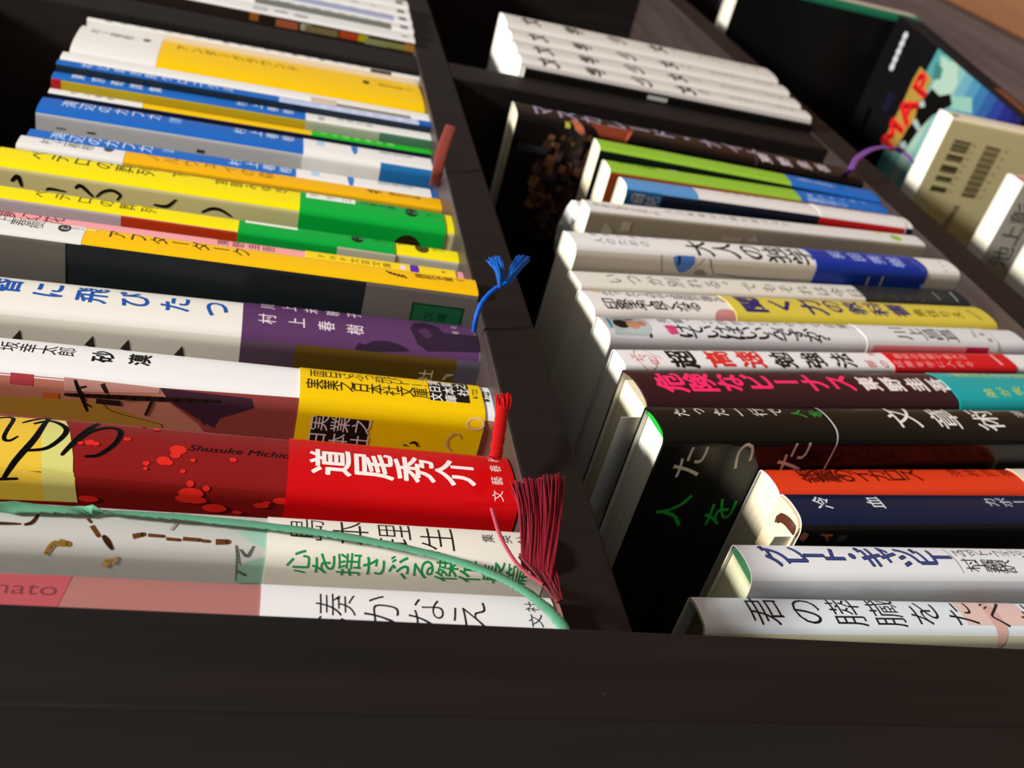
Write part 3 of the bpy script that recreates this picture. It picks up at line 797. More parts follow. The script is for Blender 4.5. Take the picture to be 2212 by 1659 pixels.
book('R1', 'hardcover_book', 'tall black book with lilac lettering and a purple ribbon, beside the divider', 'books leaning on the lower shelf', (319.35, 0.06, -229.06), -0.03296, 20.5, 185, 128, False, 1.2, 4, '#0C0A0B', '#0E0B0B', '#0E0B0B', '#E4D8B6', 0.22, 1.5,
  [('t', 'マスカレード・ナイト', 1.92, 171.37, 3.43, 57.03, 12.5, 14, 0.02, '#A096AE'),
   ('t', '東野圭吾', -3.22, 54.1, -0.82, 20.02, 7, 11, 0.02, '#CFC8CC'),
   ('s', [(4.88, 57.26), (-7.46, 59.98), (-11.39, 60.61)], 0.35, '#5A5C5E'),
   ('p', [(-1.79, 149.18), (-0.78, 124.12), (-12.53, 129.55), (-11.9, 143.97)], '#7A3420'),
   ('s', [(-3.67, 126.56), (-11.8, 130.22)], 1.2, '#C05A40'),
   ('r', -10.96, -6.87, 158.66, 161.12, '#A8A83C'),
   ('p', [(-4.18, 158.17), (-2.27, 154.42), (-9.24, 152.08), (-13.15, 150.43), (-12.82, 153.08), (-10.89, 156.15)], '#B8644A'),
   ('p', [(-18.98, 163.54), (-19.27, 161.27), (-22.31, 161.72), (-21.48, 164.13)], '#5E3E28'),
   ('p', [(-15.37, 167.4), (-15.73, 164.61), (-19.47, 165.17), (-18.45, 168.14)], '#6A4A34'),
   ('p', [(-52.64, 149.51), (-52.91, 147.79), (-55.28, 148.09), (-54.6, 149.93)], '#382030'),
   ('p', [(-22.48, 162.67), (-22.64, 161.44), (-24.3, 161.68), (-23.84, 162.99)], '#2C1A1C'),
   ('p', [(-25.16, 152.28), (-25.41, 150.42), (-27.9, 150.76), (-27.21, 152.73)], '#5E3E28'),
   ('p', [(-47.47, 163.85), (-48.01, 160.28), (-52.97, 160.98), (-51.55, 164.8)], '#382030'),
   ('p', [(-38.58, 152.37), (-38.8, 150.84), (-40.89, 151.11), (-40.3, 152.75)], '#1E1412'),
   ('p', [(-62.92, 149.7), (-63.57, 145.59), (-69.32, 146.3), (-67.64, 150.71)], '#3A2418'),
   ('p', [(-40.98, 145.44), (-41.59, 141.25), (-47.3, 141.94), (-45.68, 146.44)], '#2C1A1C'),
   ('p', [(-45.29, 160.57), (-45.65, 158.11), (-49.06, 158.58), (-48.09, 161.21)], '#5E3E28'),
   ('p', [(-27.44, 164.36), (-27.95, 160.63), (-33.03, 161.36), (-31.62, 165.35)], '#4A2E1E'),
   ('p', [(-42.41, 164.29), (-42.79, 161.69), (-46.37, 162.21), (-45.35, 164.97)], '#382030'),
   ('p', [(-51.06, 169.08), (-51.23, 167.96), (-52.78, 168.19), (-52.34, 169.38)], '#2C1A1C'),
   ('p', [(-35.17, 153.2), (-35.39, 151.65), (-37.48, 151.93), (-36.9, 153.58)], '#42323E'),
   ('p', [(-27.86, 149.35), (-28.26, 146.43), (-32.19, 146.94), (-31.1, 150.06)], '#382030'),
   ('p', [(-17.52, 167.29), (-17.74, 165.63), (-19.96, 165.97), (-19.36, 167.73)], '#2C1A1C'),
   ('p', [(-14.54, 161.57), (-14.81, 159.45), (-17.63, 159.86), (-16.87, 162.12)], '#4A2E1E'),
   ('p', [(-63.22, 147.32), (-63.81, 143.61), (-69.0, 144.24), (-67.49, 148.22)], '#382030'),
   ('p', [(-30.26, 170.87), (-30.86, 166.54), (-36.79, 167.43), (-35.14, 172.04)], '#42323E'),
   ('p', [(-58.39, 148.06), (-58.93, 144.57), (-63.77, 145.17), (-62.37, 148.9)], '#4A2E1E'),
   ('p', [(-23.4, 162.26), (-23.73, 159.81), (-27.03, 160.29), (-26.12, 162.9)], '#5E3E28'),
   ('p', [(-46.2, 165.52), (-46.42, 164.07), (-48.43, 164.36), (-47.86, 165.91)], '#3A2418'),
   ('p', [(-37.47, 161.42), (-37.78, 159.22), (-40.79, 159.64), (-39.95, 161.99)], '#382030'),
   ('p', [(-40.43, 142.74), (-40.79, 140.21), (-44.23, 140.63), (-43.26, 143.34)], '#2C1A1C'),
   ('p', [(-23.55, 158.48), (-23.69, 157.42), (-25.13, 157.62), (-24.73, 158.76)], '#3A2418'),
   ('p', [(-43.27, 150.75), (-43.93, 146.25), (-50.12, 147.03), (-48.36, 151.86)], '#3A2418'),
   ('p', [(-43.62, 156.49), (-43.92, 154.43), (-46.76, 154.81), (-45.96, 157.02)], '#3A2418'),
   ('p', [(-42.99, 169.01), (-43.54, 165.32), (-48.66, 166.07), (-47.2, 170.01)], '#42323E'),
   ('p', [(-21.84, 151.71), (-22.05, 150.11), (-24.18, 150.4), (-23.59, 152.1)], '#1E1412'),
   ('p', [(-14.45, 158.12), (-14.75, 155.76), (-17.89, 156.21), (-17.04, 158.72)], '#2C1A1C'),
   ('p', [(-34.36, 152.77), (-34.59, 151.11), (-36.84, 151.41), (-36.21, 153.18)], '#2C1A1C'),
   ('p', [(-28.29, 170.29), (-28.53, 168.57), (-30.87, 168.93), (-30.22, 170.75)], '#2C1A1C'),
   ('p', [(-33.05, 148.97), (-33.31, 147.13), (-35.79, 147.45), (-35.1, 149.42)], '#382030'),
   ('p', [(-67.2, 157.76), (-67.6, 155.33), (-71.01, 155.79), (-70.01, 158.38)], '#3A2418'),
   ('p', [(-16.96, 155.91), (-17.17, 154.3), (-19.31, 154.6), (-18.73, 156.31)], '#5E3E28'),
   ('p', [(-49.03, 163.19), (-49.61, 159.35), (-54.94, 160.1), (-53.41, 164.2)], '#382030'),
   ('p', [(-39.01, 148.12), (-39.49, 144.8), (-44.01, 145.37), (-42.73, 148.93)], '#6A4A34'),
   ('p', [(-34.13, 161.87), (-34.5, 159.2), (-38.15, 159.71), (-37.13, 162.56)], '#6A4A34'),
   ('p', [(-46.15, 144.18), (-46.31, 143.13), (-47.74, 143.3), (-47.34, 144.43)], '#5E3E28'),
   ('p', [(-24.95, 148.55), (-25.48, 144.55), (-30.87, 145.23), (-29.38, 149.53)], '#5E3E28'),
   ('p', [(-36.17, 151.71), (-36.55, 149.09), (-40.1, 149.55), (-39.11, 152.35)], '#42323E'),
   ('p', [(-21.25, 143.57), (-21.37, 142.69), (-22.53, 142.84), (-22.21, 143.77)], '#5E3E28'),
   ('p', [(-59.32, 150.52), (-59.79, 147.53), (-63.94, 148.06), (-62.74, 151.25)], '#2C1A1C'),
   ('p', [(-47.24, 168.23), (-47.82, 164.35), (-53.22, 165.13), (-51.68, 169.27)], '#1E1412'),
   ('p', [(-33.49, 144.74), (-33.65, 143.58), (-35.22, 143.77), (-34.79, 145.02)], '#4A2E1E'),
   ('p', [(-60.2, 159.54), (-60.7, 156.36), (-65.15, 156.96), (-63.86, 160.35)], '#5E3E28'),
   ('p', [(-18.82, 169.12), (-19.35, 165.15), (-24.72, 165.95), (-23.25, 170.19)], '#3A2418'),
   ('p', [(-31.86, 162.89), (-32.02, 161.77), (-33.55, 161.99), (-33.13, 163.19)], '#1E1412'),
   ('p', [(-56.29, 162.47), (-56.61, 160.43), (-59.46, 160.83), (-58.64, 163.0)], '#2C1A1C'),
   ('p', [(-58.14, 151.17), (-58.52, 148.76), (-61.86, 149.19), (-60.9, 151.77)], '#4A2E1E'),
   ('p', [(-48.22, 169.72), (-48.85, 165.6), (-54.6, 166.44), (-52.95, 170.84)], '#42323E'),
   ('p', [(-51.7, 161.04), (-52.08, 158.51), (-55.6, 159.0), (-54.59, 161.7)], '#2C1A1C'),
   ('p', [(-63.2, 155.26), (-63.63, 152.55), (-67.42, 153.05), (-66.32, 155.94)], '#4A2E1E'),
   ('p', [(-19.22, 147.22), (-19.75, 143.17), (-25.16, 143.85), (-23.68, 148.2)], '#5E3E28'),
   ('p', [(-28.42, 150.58), (-28.97, 146.55), (-34.4, 147.25), (-32.89, 151.57)], '#6A4A34'),
   ('p', [(-62.21, 158.08), (-62.78, 154.51), (-67.8, 155.18), (-66.34, 159.0)], '#3A2418'),
   ('p', [(-17.58, 151.49), (-17.75, 150.23), (-19.41, 150.46), (-18.96, 151.8)], '#1E1412'),
   ('p', [(-40.24, 156.82), (-40.58, 154.43), (-43.85, 154.88), (-42.93, 157.43)], '#6A4A34'),
   ('p', [(-55.23, 163.11), (-55.93, 158.55), (-62.32, 159.43), (-60.47, 164.31)], '#3A2418'),
   ('p', [(-44.41, 152.65), (-44.71, 150.6), (-47.51, 150.97), (-46.72, 153.16)], '#1E1412'),
   ('p', [(-41.47, 149.27), (-42.11, 144.89), (-48.1, 145.64), (-46.4, 150.34)], '#1E1412'),
   ('p', [(-35.34, 153.87), (-35.54, 152.48), (-37.42, 152.73), (-36.89, 154.21)], '#382030'),
   ('p', [(-27.57, 142.25), (-27.9, 139.77), (-31.22, 140.18), (-30.3, 142.83)], '#5E3E28'),
   ('p', [(-45.13, 152.74), (-45.42, 150.8), (-48.08, 151.15), (-47.33, 153.23)], '#382030'),
   ('p', [(-60.24, 153.88), (-60.43, 152.7), (-62.07, 152.91), (-61.6, 154.18)], '#5E3E28'),
   ('p', [(-33.05, 162.04), (-33.26, 160.54), (-35.3, 160.83), (-34.73, 162.42)], '#3A2418'),
   ('p', [(-39.98, 154.49), (-40.51, 150.83), (-45.53, 151.49), (-44.11, 155.42)], '#4A2E1E'),
   ('p', [(-55.08, 149.67), (-55.78, 145.16), (-62.03, 145.94), (-60.22, 150.77)], '#5E3E28'),
   ('p', [(-66.78, 154.8), (-66.98, 153.61), (-68.64, 153.83), (-68.16, 155.09)], '#4A2E1E'),
   ('p', [(-39.9, 167.27), (-40.5, 163.17), (-46.16, 163.99), (-44.56, 168.36)], '#2C1A1C'),
   ('p', [(-57.52, 155.41), (-57.83, 153.38), (-60.66, 153.76), (-59.84, 155.92)], '#42323E'),
   ('p', [(-22.55, 145.02), (-22.9, 142.36), (-26.45, 142.81), (-25.48, 145.66)], '#2C1A1C'),
   ('p', [(-25.42, 161.97), (-25.69, 159.93), (-28.44, 160.33), (-27.68, 162.49)], '#1E1412'),
   ('p', [(-31.39, 145.09), (-31.72, 142.73), (-34.89, 143.13), (-34.01, 145.65)], '#382030'),
   ('p', [(-35.51, 163.59), (-35.64, 162.69), (-36.87, 162.87), (-36.53, 163.83)], '#5E3E28'),
   ('p', [(-34.65, 145.35), (-35.06, 142.39), (-39.07, 142.89), (-37.95, 146.06)], '#382030'),
   ('p', [(-33.56, 159.89), (-33.69, 158.93), (-35.0, 159.11), (-34.64, 160.14)], '#4A2E1E'),
   ('p', [(-66.29, 160.96), (-66.82, 157.68), (-71.44, 158.31), (-70.09, 161.81)], '#382030'),
   ('p', [(-28.22, 153.59), (-28.38, 152.4), (-29.99, 152.62), (-29.54, 153.89)], '#6A4A34'),
   ('p', [(-47.23, 158.66), (-47.63, 156.01), (-51.28, 156.51), (-50.24, 159.33)], '#4A2E1E'),
   ('p', [(-26.76, 166.76), (-27.02, 164.83), (-29.64, 165.22), (-28.91, 167.27)], '#3A2418'),
   ('p', [(-40.85, 152.27), (-41.49, 147.82), (-47.59, 148.61), (-45.86, 153.37)], '#6A4A34'),
   ('p', [(-27.88, 170.63), (-28.37, 167.09), (-33.21, 167.82), (-31.86, 171.59)], '#2C1A1C'),
   ('p', [(-31.69, 170.61), (-31.87, 169.32), (-33.63, 169.59), (-33.14, 170.96)], '#3A2418'),
   ('p', [(-45.19, 146.63), (-45.66, 143.45), (-50.01, 143.99), (-48.77, 147.39)], '#5E3E28'),
   ('p', [(-46.7, 151.18), (-47.36, 146.72), (-53.5, 147.5), (-51.75, 152.28)], '#4A2E1E'),
   ('p', [(-49.88, 156.57), (-50.42, 152.99), (-55.39, 153.65), (-53.96, 157.48)], '#5E3E28'),
   ('p', [(-20.2, 155.93), (-20.72, 152.02), (-25.97, 152.73), (-24.52, 156.91)], '#1E1412'),
   ('p', [(-32.27, 156.74), (-32.48, 155.28), (-34.45, 155.55), (-33.91, 157.11)], '#6A4A34'),
   ('p', [(-41.24, 157.24), (-41.53, 155.25), (-44.25, 155.62), (-43.48, 157.75)], '#42323E'),
   ('p', [(-33.89, 162.14), (-34.22, 159.74), (-37.5, 160.21), (-36.59, 162.77)], '#3A2418'),
   ('p', [(-50.46, 165.04), (-50.76, 163.05), (-53.53, 163.45), (-52.74, 165.57)], '#5E3E28'),
   ('p', [(-20.51, 168.0), (-20.91, 164.98), (-24.99, 165.59), (-23.87, 168.81)], '#3A2418'),
   ('p', [(-43.74, 165.84), (-44.13, 163.22), (-47.74, 163.75), (-46.72, 166.53)], '#5E3E28'),
   ('p', [(-34.37, 145.69), (-34.87, 142.09), (-39.74, 142.7), (-38.37, 146.55)], '#42323E'),
   ('p', [(-22.14, 160.91), (-22.51, 158.15), (-26.23, 158.68), (-25.2, 161.63)], '#2C1A1C'),
   ('p', [(-48.17, 169.94), (-48.8, 165.72), (-54.69, 166.58), (-53.01, 171.08)], '#6A4A34'),
   ('p', [(-55.79, 145.77), (-56.17, 143.3), (-59.58, 143.72), (-58.6, 146.36)], '#3A2418'),
   ('p', [(-21.51, 146.73), (-21.9, 143.74), (-25.88, 144.25), (-24.79, 147.44)], '#6A4A34'),
   ('p', [(-36.35, 148.85), (-36.91, 144.87), (-42.31, 145.56), (-40.79, 149.81)], '#4A2E1E'),
   ('p', [(-59.61, 147.21), (-60.27, 142.94), (-66.22, 143.66), (-64.49, 148.25)], '#3A2418'),
   ('p', [(-40.15, 154.48), (-40.81, 149.94), (-47.03, 150.76), (-45.27, 155.62)], '#382030'),
   ('p', [(-19.01, 143.39), (-19.14, 142.37), (-20.49, 142.54), (-20.12, 143.63)], '#2C1A1C'),
   ('p', [(-45.88, 162.93), (-46.09, 161.55), (-47.99, 161.82), (-47.45, 163.29)], '#6A4A34'),
   ('p', [(-37.89, 147.69), (-38.02, 146.81), (-39.21, 146.96), (-38.88, 147.9)], '#2C1A1C'),
   ('p', [(-45.43, 154.33), (-45.57, 153.38), (-46.87, 153.56), (-46.5, 154.56)], '#3A2418'),
   ('p', [(-26.99, 164.91), (-27.47, 161.39), (-32.25, 162.09), (-30.92, 165.84)], '#382030'),
   ('p', [(-26.23, 147.2), (-26.54, 144.9), (-29.62, 145.3), (-28.77, 147.75)], '#42323E'),
   ('p', [(-36.96, 171.04), (-37.59, 166.65), (-43.65, 167.55), (-41.94, 172.24)], '#6A4A34'),
   ('p', [(-26.86, 154.78), (-27.08, 153.16), (-29.25, 153.46), (-28.65, 155.18)], '#42323E'),
   ('p', [(-24.5, 161.53), (-24.85, 158.95), (-28.33, 159.45), (-27.37, 162.2)], '#42323E'),
   ('p', [(-24.36, 143.64), (-24.85, 139.99), (-29.73, 140.59), (-28.38, 144.51)], '#42323E'),
   ('p', [(-61.31, 145.54), (-61.7, 143.07), (-65.13, 143.49), (-64.14, 146.13)], '#2C1A1C'),
   ('p', [(-41.22, 164.91), (-41.36, 163.94), (-42.7, 164.13), (-42.33, 165.17)], '#6A4A34'),
   ('p', [(-48.57, 155.0), (-49.06, 151.72), (-53.59, 152.32), (-52.29, 155.82)], '#382030'),
   ('p', [(-18.78, 165.53), (-18.99, 163.94), (-21.14, 164.26), (-20.55, 165.96)], '#6A4A34'),
   ('p', [(-60.71, 154.1), (-61.14, 151.32), (-65.03, 151.83), (-63.91, 154.8)], '#4A2E1E'),
   ('p', [(-11.57, 151.11), (-11.94, 148.21), (-15.78, 148.72), (-14.74, 151.83)], '#2C1A1C'),
   ('p', [(-26.98, 166.26), (-27.51, 162.37), (-32.8, 163.15), (-31.34, 167.3)], '#4A2E1E'),
   ('p', [(-27.33, 147.82), (-27.88, 143.75), (-33.35, 144.44), (-31.83, 148.8)], '#5E3E28'),
   ('p', [(-13.68, 143.66), (-14.18, 139.72), (-19.4, 140.37), (-17.98, 144.6)], '#5E3E28'),
   ('p', [(-51.03, 146.41), (-51.6, 142.65), (-56.77, 143.29), (-55.28, 147.31)], '#5E3E28'),
   ('p', [(-25.1, 151.22), (-25.51, 148.18), (-29.59, 148.72), (-28.46, 151.97)], '#382030'),
   ('p', [(-53.29, 151.52), (-53.91, 147.44), (-59.56, 148.16), (-57.93, 152.52)], '#5E3E28'),
   ('p', [(-25.36, 165.96), (-25.94, 161.67), (-31.78, 162.52), (-30.16, 167.1)], '#5E3E28'),
   ('p', [(-65.83, 154.02), (-66.01, 152.9), (-67.57, 153.11), (-67.12, 154.29)], '#6A4A34'),
   ('p', [(-47.59, 152.06), (-48.2, 148.01), (-53.77, 148.73), (-52.18, 153.06)], '#4A2E1E'),
   ('p', [(-54.27, 148.22), (-54.64, 145.84), (-57.92, 146.25), (-56.98, 148.79)], '#1E1412'),
   ('p', [(-31.32, 155.69), (-31.82, 152.1), (-36.7, 152.76), (-35.34, 156.6)], '#3A2418'),
   ('p', [(-12.52, 147.9), (-12.69, 146.5), (-14.55, 146.74), (-14.05, 148.25)], '#2C1A1C'),
   ('p', [(-32.79, 162.98), (-33.35, 158.97), (-38.83, 159.75), (-37.3, 164.03)], '#382030'),
   ('p', [(-41.88, 161.19), (-42.07, 159.91), (-43.82, 160.16), (-43.33, 161.52)], '#2C1A1C'),
   ('p', [(-32.53, 166.06), (-33.16, 161.64), (-39.21, 162.52), (-37.51, 167.23)], '#2C1A1C'),
   ('p', [(-20.97, 169.9), (-21.23, 168.0), (-23.79, 168.39), (-23.09, 170.41)], '#382030'),
   ('p', [(-36.58, 144.26), (-36.73, 143.22), (-38.12, 143.4), (-37.73, 144.5)], '#6A4A34'),
   ('p', [(-54.79, 149.67), (-55.02, 148.16), (-57.11, 148.42), (-56.51, 150.04)], '#42323E'),
   ('p', [(-30.25, 153.35), (-30.37, 152.46), (-31.57, 152.63), (-31.24, 153.57)], '#5E3E28'),
   ('p', [(-53.37, 160.23), (-54.03, 155.9), (-60.07, 156.72), (-58.33, 161.35)], '#42323E'),
   ('p', [(-31.44, 165.35), (-31.86, 162.33), (-35.99, 162.93), (-34.84, 166.15)], '#3A2418'),
   ('p', [(-35.95, 145.52), (-36.59, 141.01), (-42.71, 141.77), (-40.99, 146.61)], '#3A2418'),
   ('p', [(-47.51, 167.68), (-47.98, 164.61), (-52.25, 165.23), (-51.03, 168.51)], '#3A2418'),
   ('p', [(-11.91, 148.84), (-12.22, 146.42), (-15.43, 146.84), (-14.56, 149.44)], '#5E3E28'),
   ('p', [(-18.43, 152.32), (-18.83, 149.27), (-22.9, 149.82), (-21.79, 153.08)], '#2C1A1C'),
   ('p', [(-29.29, 158.63), (-29.73, 155.46), (-34.03, 156.05), (-32.83, 159.44)], '#5E3E28'),
   ('p', [(-62.59, 152.37), (-63.24, 148.29), (-68.95, 149.01), (-67.29, 153.39)], '#382030'),
   ('p', [(-31.43, 163.99), (-31.82, 161.19), (-35.65, 161.74), (-34.58, 164.73)], '#5E3E28'),
   ('p', [(-60.77, 163.31), (-61.02, 161.69), (-63.29, 162.01), (-62.64, 163.73)], '#1E1412'),
   ('p', [(-14.03, 145.97), (-14.43, 142.83), (-18.59, 143.36), (-17.46, 146.72)], '#2C1A1C'),
   ('p', [(-43.5, 151.55), (-43.65, 150.48), (-45.11, 150.67), (-44.7, 151.81)], '#382030'),
   ('p', [(-14.13, 144.65), (-14.67, 140.36), (-20.35, 141.07), (-18.81, 145.67)], '#5E3E28'),
   ('p', [(-25.87, 155.17), (-26.02, 154.1), (-27.45, 154.3), (-27.05, 155.44)], '#1E1412'),
   ('p', [(-24.91, 145.14), (-25.34, 141.91), (-29.67, 142.45), (-28.47, 145.91)], '#6A4A34'),
   ('p', [(-53.5, 157.77), (-53.67, 156.66), (-55.21, 156.87), (-54.77, 158.05)], '#5E3E28'),
   ('p', [(-35.79, 163.5), (-35.91, 162.63), (-37.09, 162.8), (-36.76, 163.73)], '#382030'),
   ('p', [(-37.91, 170.02), (-38.08, 168.87), (-39.65, 169.11), (-39.21, 170.33)], '#42323E'),
   ('p', [(-12.05, 146.99), (-12.25, 145.42), (-14.32, 145.69), (-13.76, 147.37)], '#2C1A1C'),
   ('p', [(-20.98, 146.76), (-21.53, 142.53), (-27.18, 143.24), (-25.63, 147.77)], '#4A2E1E'),
   ('p', [(-30.47, 171.31), (-30.85, 168.6), (-34.56, 169.16), (-33.53, 172.05)], '#42323E'),
   ('p', [(-42.98, 170.7), (-43.29, 168.61), (-46.19, 169.04), (-45.37, 171.27)], '#5E3E28'),
   ('p', [(-39.08, 153.63), (-39.5, 150.73), (-43.47, 151.25), (-42.35, 154.36)], '#3A2418'),
   ('p', [(-38.12, 170.26), (-38.31, 168.91), (-40.16, 169.19), (-39.64, 170.62)], '#4A2E1E'),
   ('p', [(-37.55, 143.52), (-37.94, 140.72), (-41.74, 141.19), (-40.67, 144.19)], '#6A4A34'),
   ('p', [(-46.1, 168.98), (-46.55, 165.99), (-50.7, 166.6), (-49.52, 169.79)], '#4A2E1E'),
   ('p', [(-11.67, 152.38), (-11.8, 151.38), (-13.12, 151.56), (-12.77, 152.63)], '#6A4A34'),
   ('p', [(-34.77, 155.83), (-35.05, 153.84), (-37.75, 154.21), (-37.0, 156.33)], '#382030'),
   ('p', [(-37.59, 161.45), (-38.24, 156.97), (-44.39, 157.83), (-42.65, 162.62)], '#1E1412'),
   ('p', [(-40.1, 167.33), (-40.57, 164.09), (-45.04, 164.74), (-43.78, 168.19)], '#3A2418'),
   ('p', [(-42.72, 155.4), (-42.95, 153.8), (-45.13, 154.1), (-44.52, 155.8)], '#1E1412'),
   ('p', [(-18.1, 142.88), (-18.29, 141.44), (-20.2, 141.68), (-19.68, 143.23)], '#6A4A34'),
   ('p', [(-48.93, 147.75), (-49.37, 144.85), (-53.35, 145.35), (-52.21, 148.45)], '#6A4A34'),
   ('p', [(-61.17, 166.26), (-61.41, 164.76), (-63.52, 165.07), (-62.91, 166.66)], '#4A2E1E'),
   ('p', [(-54.17, 147.71), (-54.49, 145.57), (-57.44, 145.94), (-56.59, 148.22)], '#2C1A1C'),
   ('r', -25.78, -22.19, 166.9, 181.68, '#24282A')],
  None,
  [], [])

book('R2', 'paperback_book', 'lime green paperback with a blue band, the one touching the tall black book', 'books leaning on the lower shelf', (296.48, 1.11, -229.26), -0.01920, 14.38, 149, 105, False, 1.08, 4, '#8DBE36', '#0E1A10', '#0E1A10', '#F2E2BE', 0.35, 0.4,
  [('r', -7.34, 8.06, -0.0, 49.57, '#1768BE'),
   ('t', 'しないことリスト', 1.7, 42.67, 0.12, 24.99, 4.4, 4.4, 0, '#B9D6F2'),
   ('r', 5.0, 7.57, 112.32, 116.96, '#D8E6C0'),
   ('t', 'ｐｈａ', 5.37, 103.74, 5.37, 94.94, 3, 3, 0, '#5A7A24')],
  None,
  [], [])

book('R3', 'paperback_book', 'lime green paperback with a blue band, beside the small light blue and white one', 'books leaning on the lower shelf', (285.81, 2.9, -229.03), 0.05399, 13.54, 149, 105, False, 1.02, 4, '#8FBF38', '#A04A1C', '#A04A1C', '#F4E6C4', 0.35, 0.4,
  [('r', -6.91, 7.63, -0.0, 49.74, '#1768BE'),
   ('t', '持たない幸福論', 4.49, 141.14, 3.13, 125.48, 4, 4, 0, '#5A8220'),
   ('t', '働きたくない', -0.5, 42.74, 1.49, 11.02, 3.6, 3.6, 0, '#B9D6F2'),
   ('t', '居場所がほしい', -4.67, 44.12, -4.67, 25.09, 3.6, 3.6, 0, '#B9D6F2'),
   ('r', 3.61, 6.37, 111.96, 116.22, '#D8E6C0')],
  None,
  [], [])

book('R4', 'paperback_book', 'small white paperback with light blue top and a navy and red cover', 'books leaning on the lower shelf', (262.43, -0.51, -228.95), 0.07365, 12.36, 149, 105, False, 1.08, 2.4, '#E0DCD6', '#0D1727', '#0D1727', '#F6E4C0', 0.35, 0.4,
  [('r', -6.1, 6.97, 114.5, 149, '#5A93CC'),
   ('r', -103.1, -5.75, 131.87, 149, '#175078'),
   ('t', '人生を半分', 2.25, 97.85, 2.99, 76.27, 3, 3, 0, '#8A8884'),
   ('t', 'の朝ごはん', -9.07, 144.57, -9.72, 134.8, 5, 5, 0, '#A99C90')],
  (3.97, 51.85, '#E2DEDA', None),
  [('r', -103.1, -6.1, 4.42, 52.1, '#B3141C'),
   ('t', '幻冬舎文庫の新刊', 4.0, 45.74, 3.79, 19.72, 3.4, 3.4, 0, '#6A6660'),
   ('r', 2.33, 3.68, 9.79, 17.62, '#D89A94')], [])

book('R5', 'paperback_book', 'slim white paperback with a beige cover and a lime dot', 'books leaning on the lower shelf', (248.15, 2.07, -228.72), 0.12962, 10.55, 172, 112, False, 0.79, 4, '#DDDAD4', '#AFA48E', '#AFA48E', '#F6ECCC', 0.35, 0.4,
  [('t', 'はじめての', 0.24, 168.24, -1.16, 159.16, 3, 3, 0, '#6A665E'),
   ('t', '思考の技術入門', -0.67, 156.85, -2.2, 140.31, 2.8, 2.8, 0, '#8A867E'),
   ('t', '人工知能は人間を超えるか', 0.66, 133.97, 0.85, 75.18, 4, 4, 0, '#8A867E'),
   ('e', -1.06, 15.19, 3, 2.6, 0, '#8CC02C'),
   ('r', 0.53, 3.38, 21.17, 25.38, '#C8D88E'),
   ('p', [(-12.72, 164.76), (-9.22, 163.79), (-12.25, 159.97), (-15.19, 158.64), (-14.94, 164.06)], '#D2C8B4'),
   ('r', -12.23, -8.02, 152.27, 156.64, '#D2C8B4'),
   ('r', -12.28, -10.13, 98.0, 108.21, '#C4BAA6'),
   ('p', [(-11.1, 94.97), (-8.15, 92.23), (-11.43, 88.9)], '#D2C8B4')],
  None,
  [], [])

book('R6', 'paperback_book', 'white paperback with a deep blue band and a line drawing on its cover', 'books leaning on the lower shelf', (219.53, 0.07, -228.16), 0.17120, 14.58, 188, 128, False, 1.28, 2.4, '#E5E3DF', '#C9C4B6', '#C9C4B6', '#F3EBD2', 0.35, 0.4,
  [('t', '人のための', -1.32, 176.99, -1.21, 157.65, 4.6, 4.6, 0, '#7A8088'),
   ('t', '勉強が続かない', 4.58, 177.13, 5.15, 143.75, 3.6, 3.6, 0, '#98A0B8'),
   ('t', '大人の独学', -0.47, 133.17, -1.28, 84.64, 12.2, 12.2, 0.014, '#2A2824'),
   ('s', [(-6.53, 152.11), (-9.64, 151.48), (-13.89, 149.7)], 0.35, '#55524A'),
   ('p', [(-7.18, 146.87), (-6.42, 144.62), (-6.38, 137.29), (-8.78, 136.96), (-11.53, 137.77), (-13.35, 140.47), (-13.21, 142.78), (-9.83, 145.75)], '#4A76C0'),
   ('p', [(-6.81, 144.64), (-6.74, 143.4), (-9.67, 143.29), (-10.82, 144.14)], '#141A24'),
   ('s', [(-13.49, 138.14), (-10.28, 135.41), (-6.85, 132.75)], 0.3, '#6A665C'),
   ('p', [(-13.39, 136.47), (-11.63, 134.87), (-11.46, 132.07), (-13.81, 129.39), (-14.04, 133.34)], '#8A8678'),
   ('s', [(-6.71, 130.44), (-9.88, 128.96), (-13.63, 126.26)], 0.6, '#8A8678'),
   ('s', [(-13.05, 125.91), (-13.9, 109.09), (-13.48, 75.63)], 0.5, '#3E6496'),
   ('t', '三笠書', -5.3, 7.92, 1.57, 6.53, 1.6, 1.6, 0, '#8A8884')],
  (19.29, 78.83, '#12339C', None),
  [('t', '和田秀樹', 1.37, 64.42, -1.55, 34.08, 7.6, 7.6, 0.014, '#9FB2E6'),
   ('t', '明日から', -1.01, 23.67, -5.43, 21.32, 2.2, 2.2, 0, '#6C86CC'),
   ('s', [(-9.85, 50.49), (-15.21, 50.05)], 0.9, '#B8BCA0'),
   ('s', [(-9.44, 43.18), (-14.82, 42.7)], 0.9, '#B8BCA0'),
   ('e', -12.91, 19.7, 1, 1, 0, '#8FA4DC')], [])

book('R7', 'paperback_book', 'cream paperback with faint grey lettering and a charcoal band', 'books leaning on the lower shelf', (205.0, 7.71, -228.26), 0.18221, 12.6, 188, 128, False, 0.94, 4, '#DDD8CC', '#D8D2C4', '#D8D2C4', '#F3EBD2', 0.35, 0.4,
  [('t', 'いつか別れる。でもそれは今日', 0.25, 172.8, -1.71, 61.07, 7.4, 7.4, 0, '#6E685C')],
  (0.15, 57.78, '#292C2C', None),
  [('t', 'ではない', -3.31, 48.98, -3.82, 26.53, 4.4, 4.4, 0, '#454846'),
   ('s', [(1.98, 15.82), (-3.92, 16.07)], 0.8, '#8A8A88'),
   ('s', [(2.84, 4.81), (-4.6, 6.42)], 0.8, '#B0B0AE')], [])

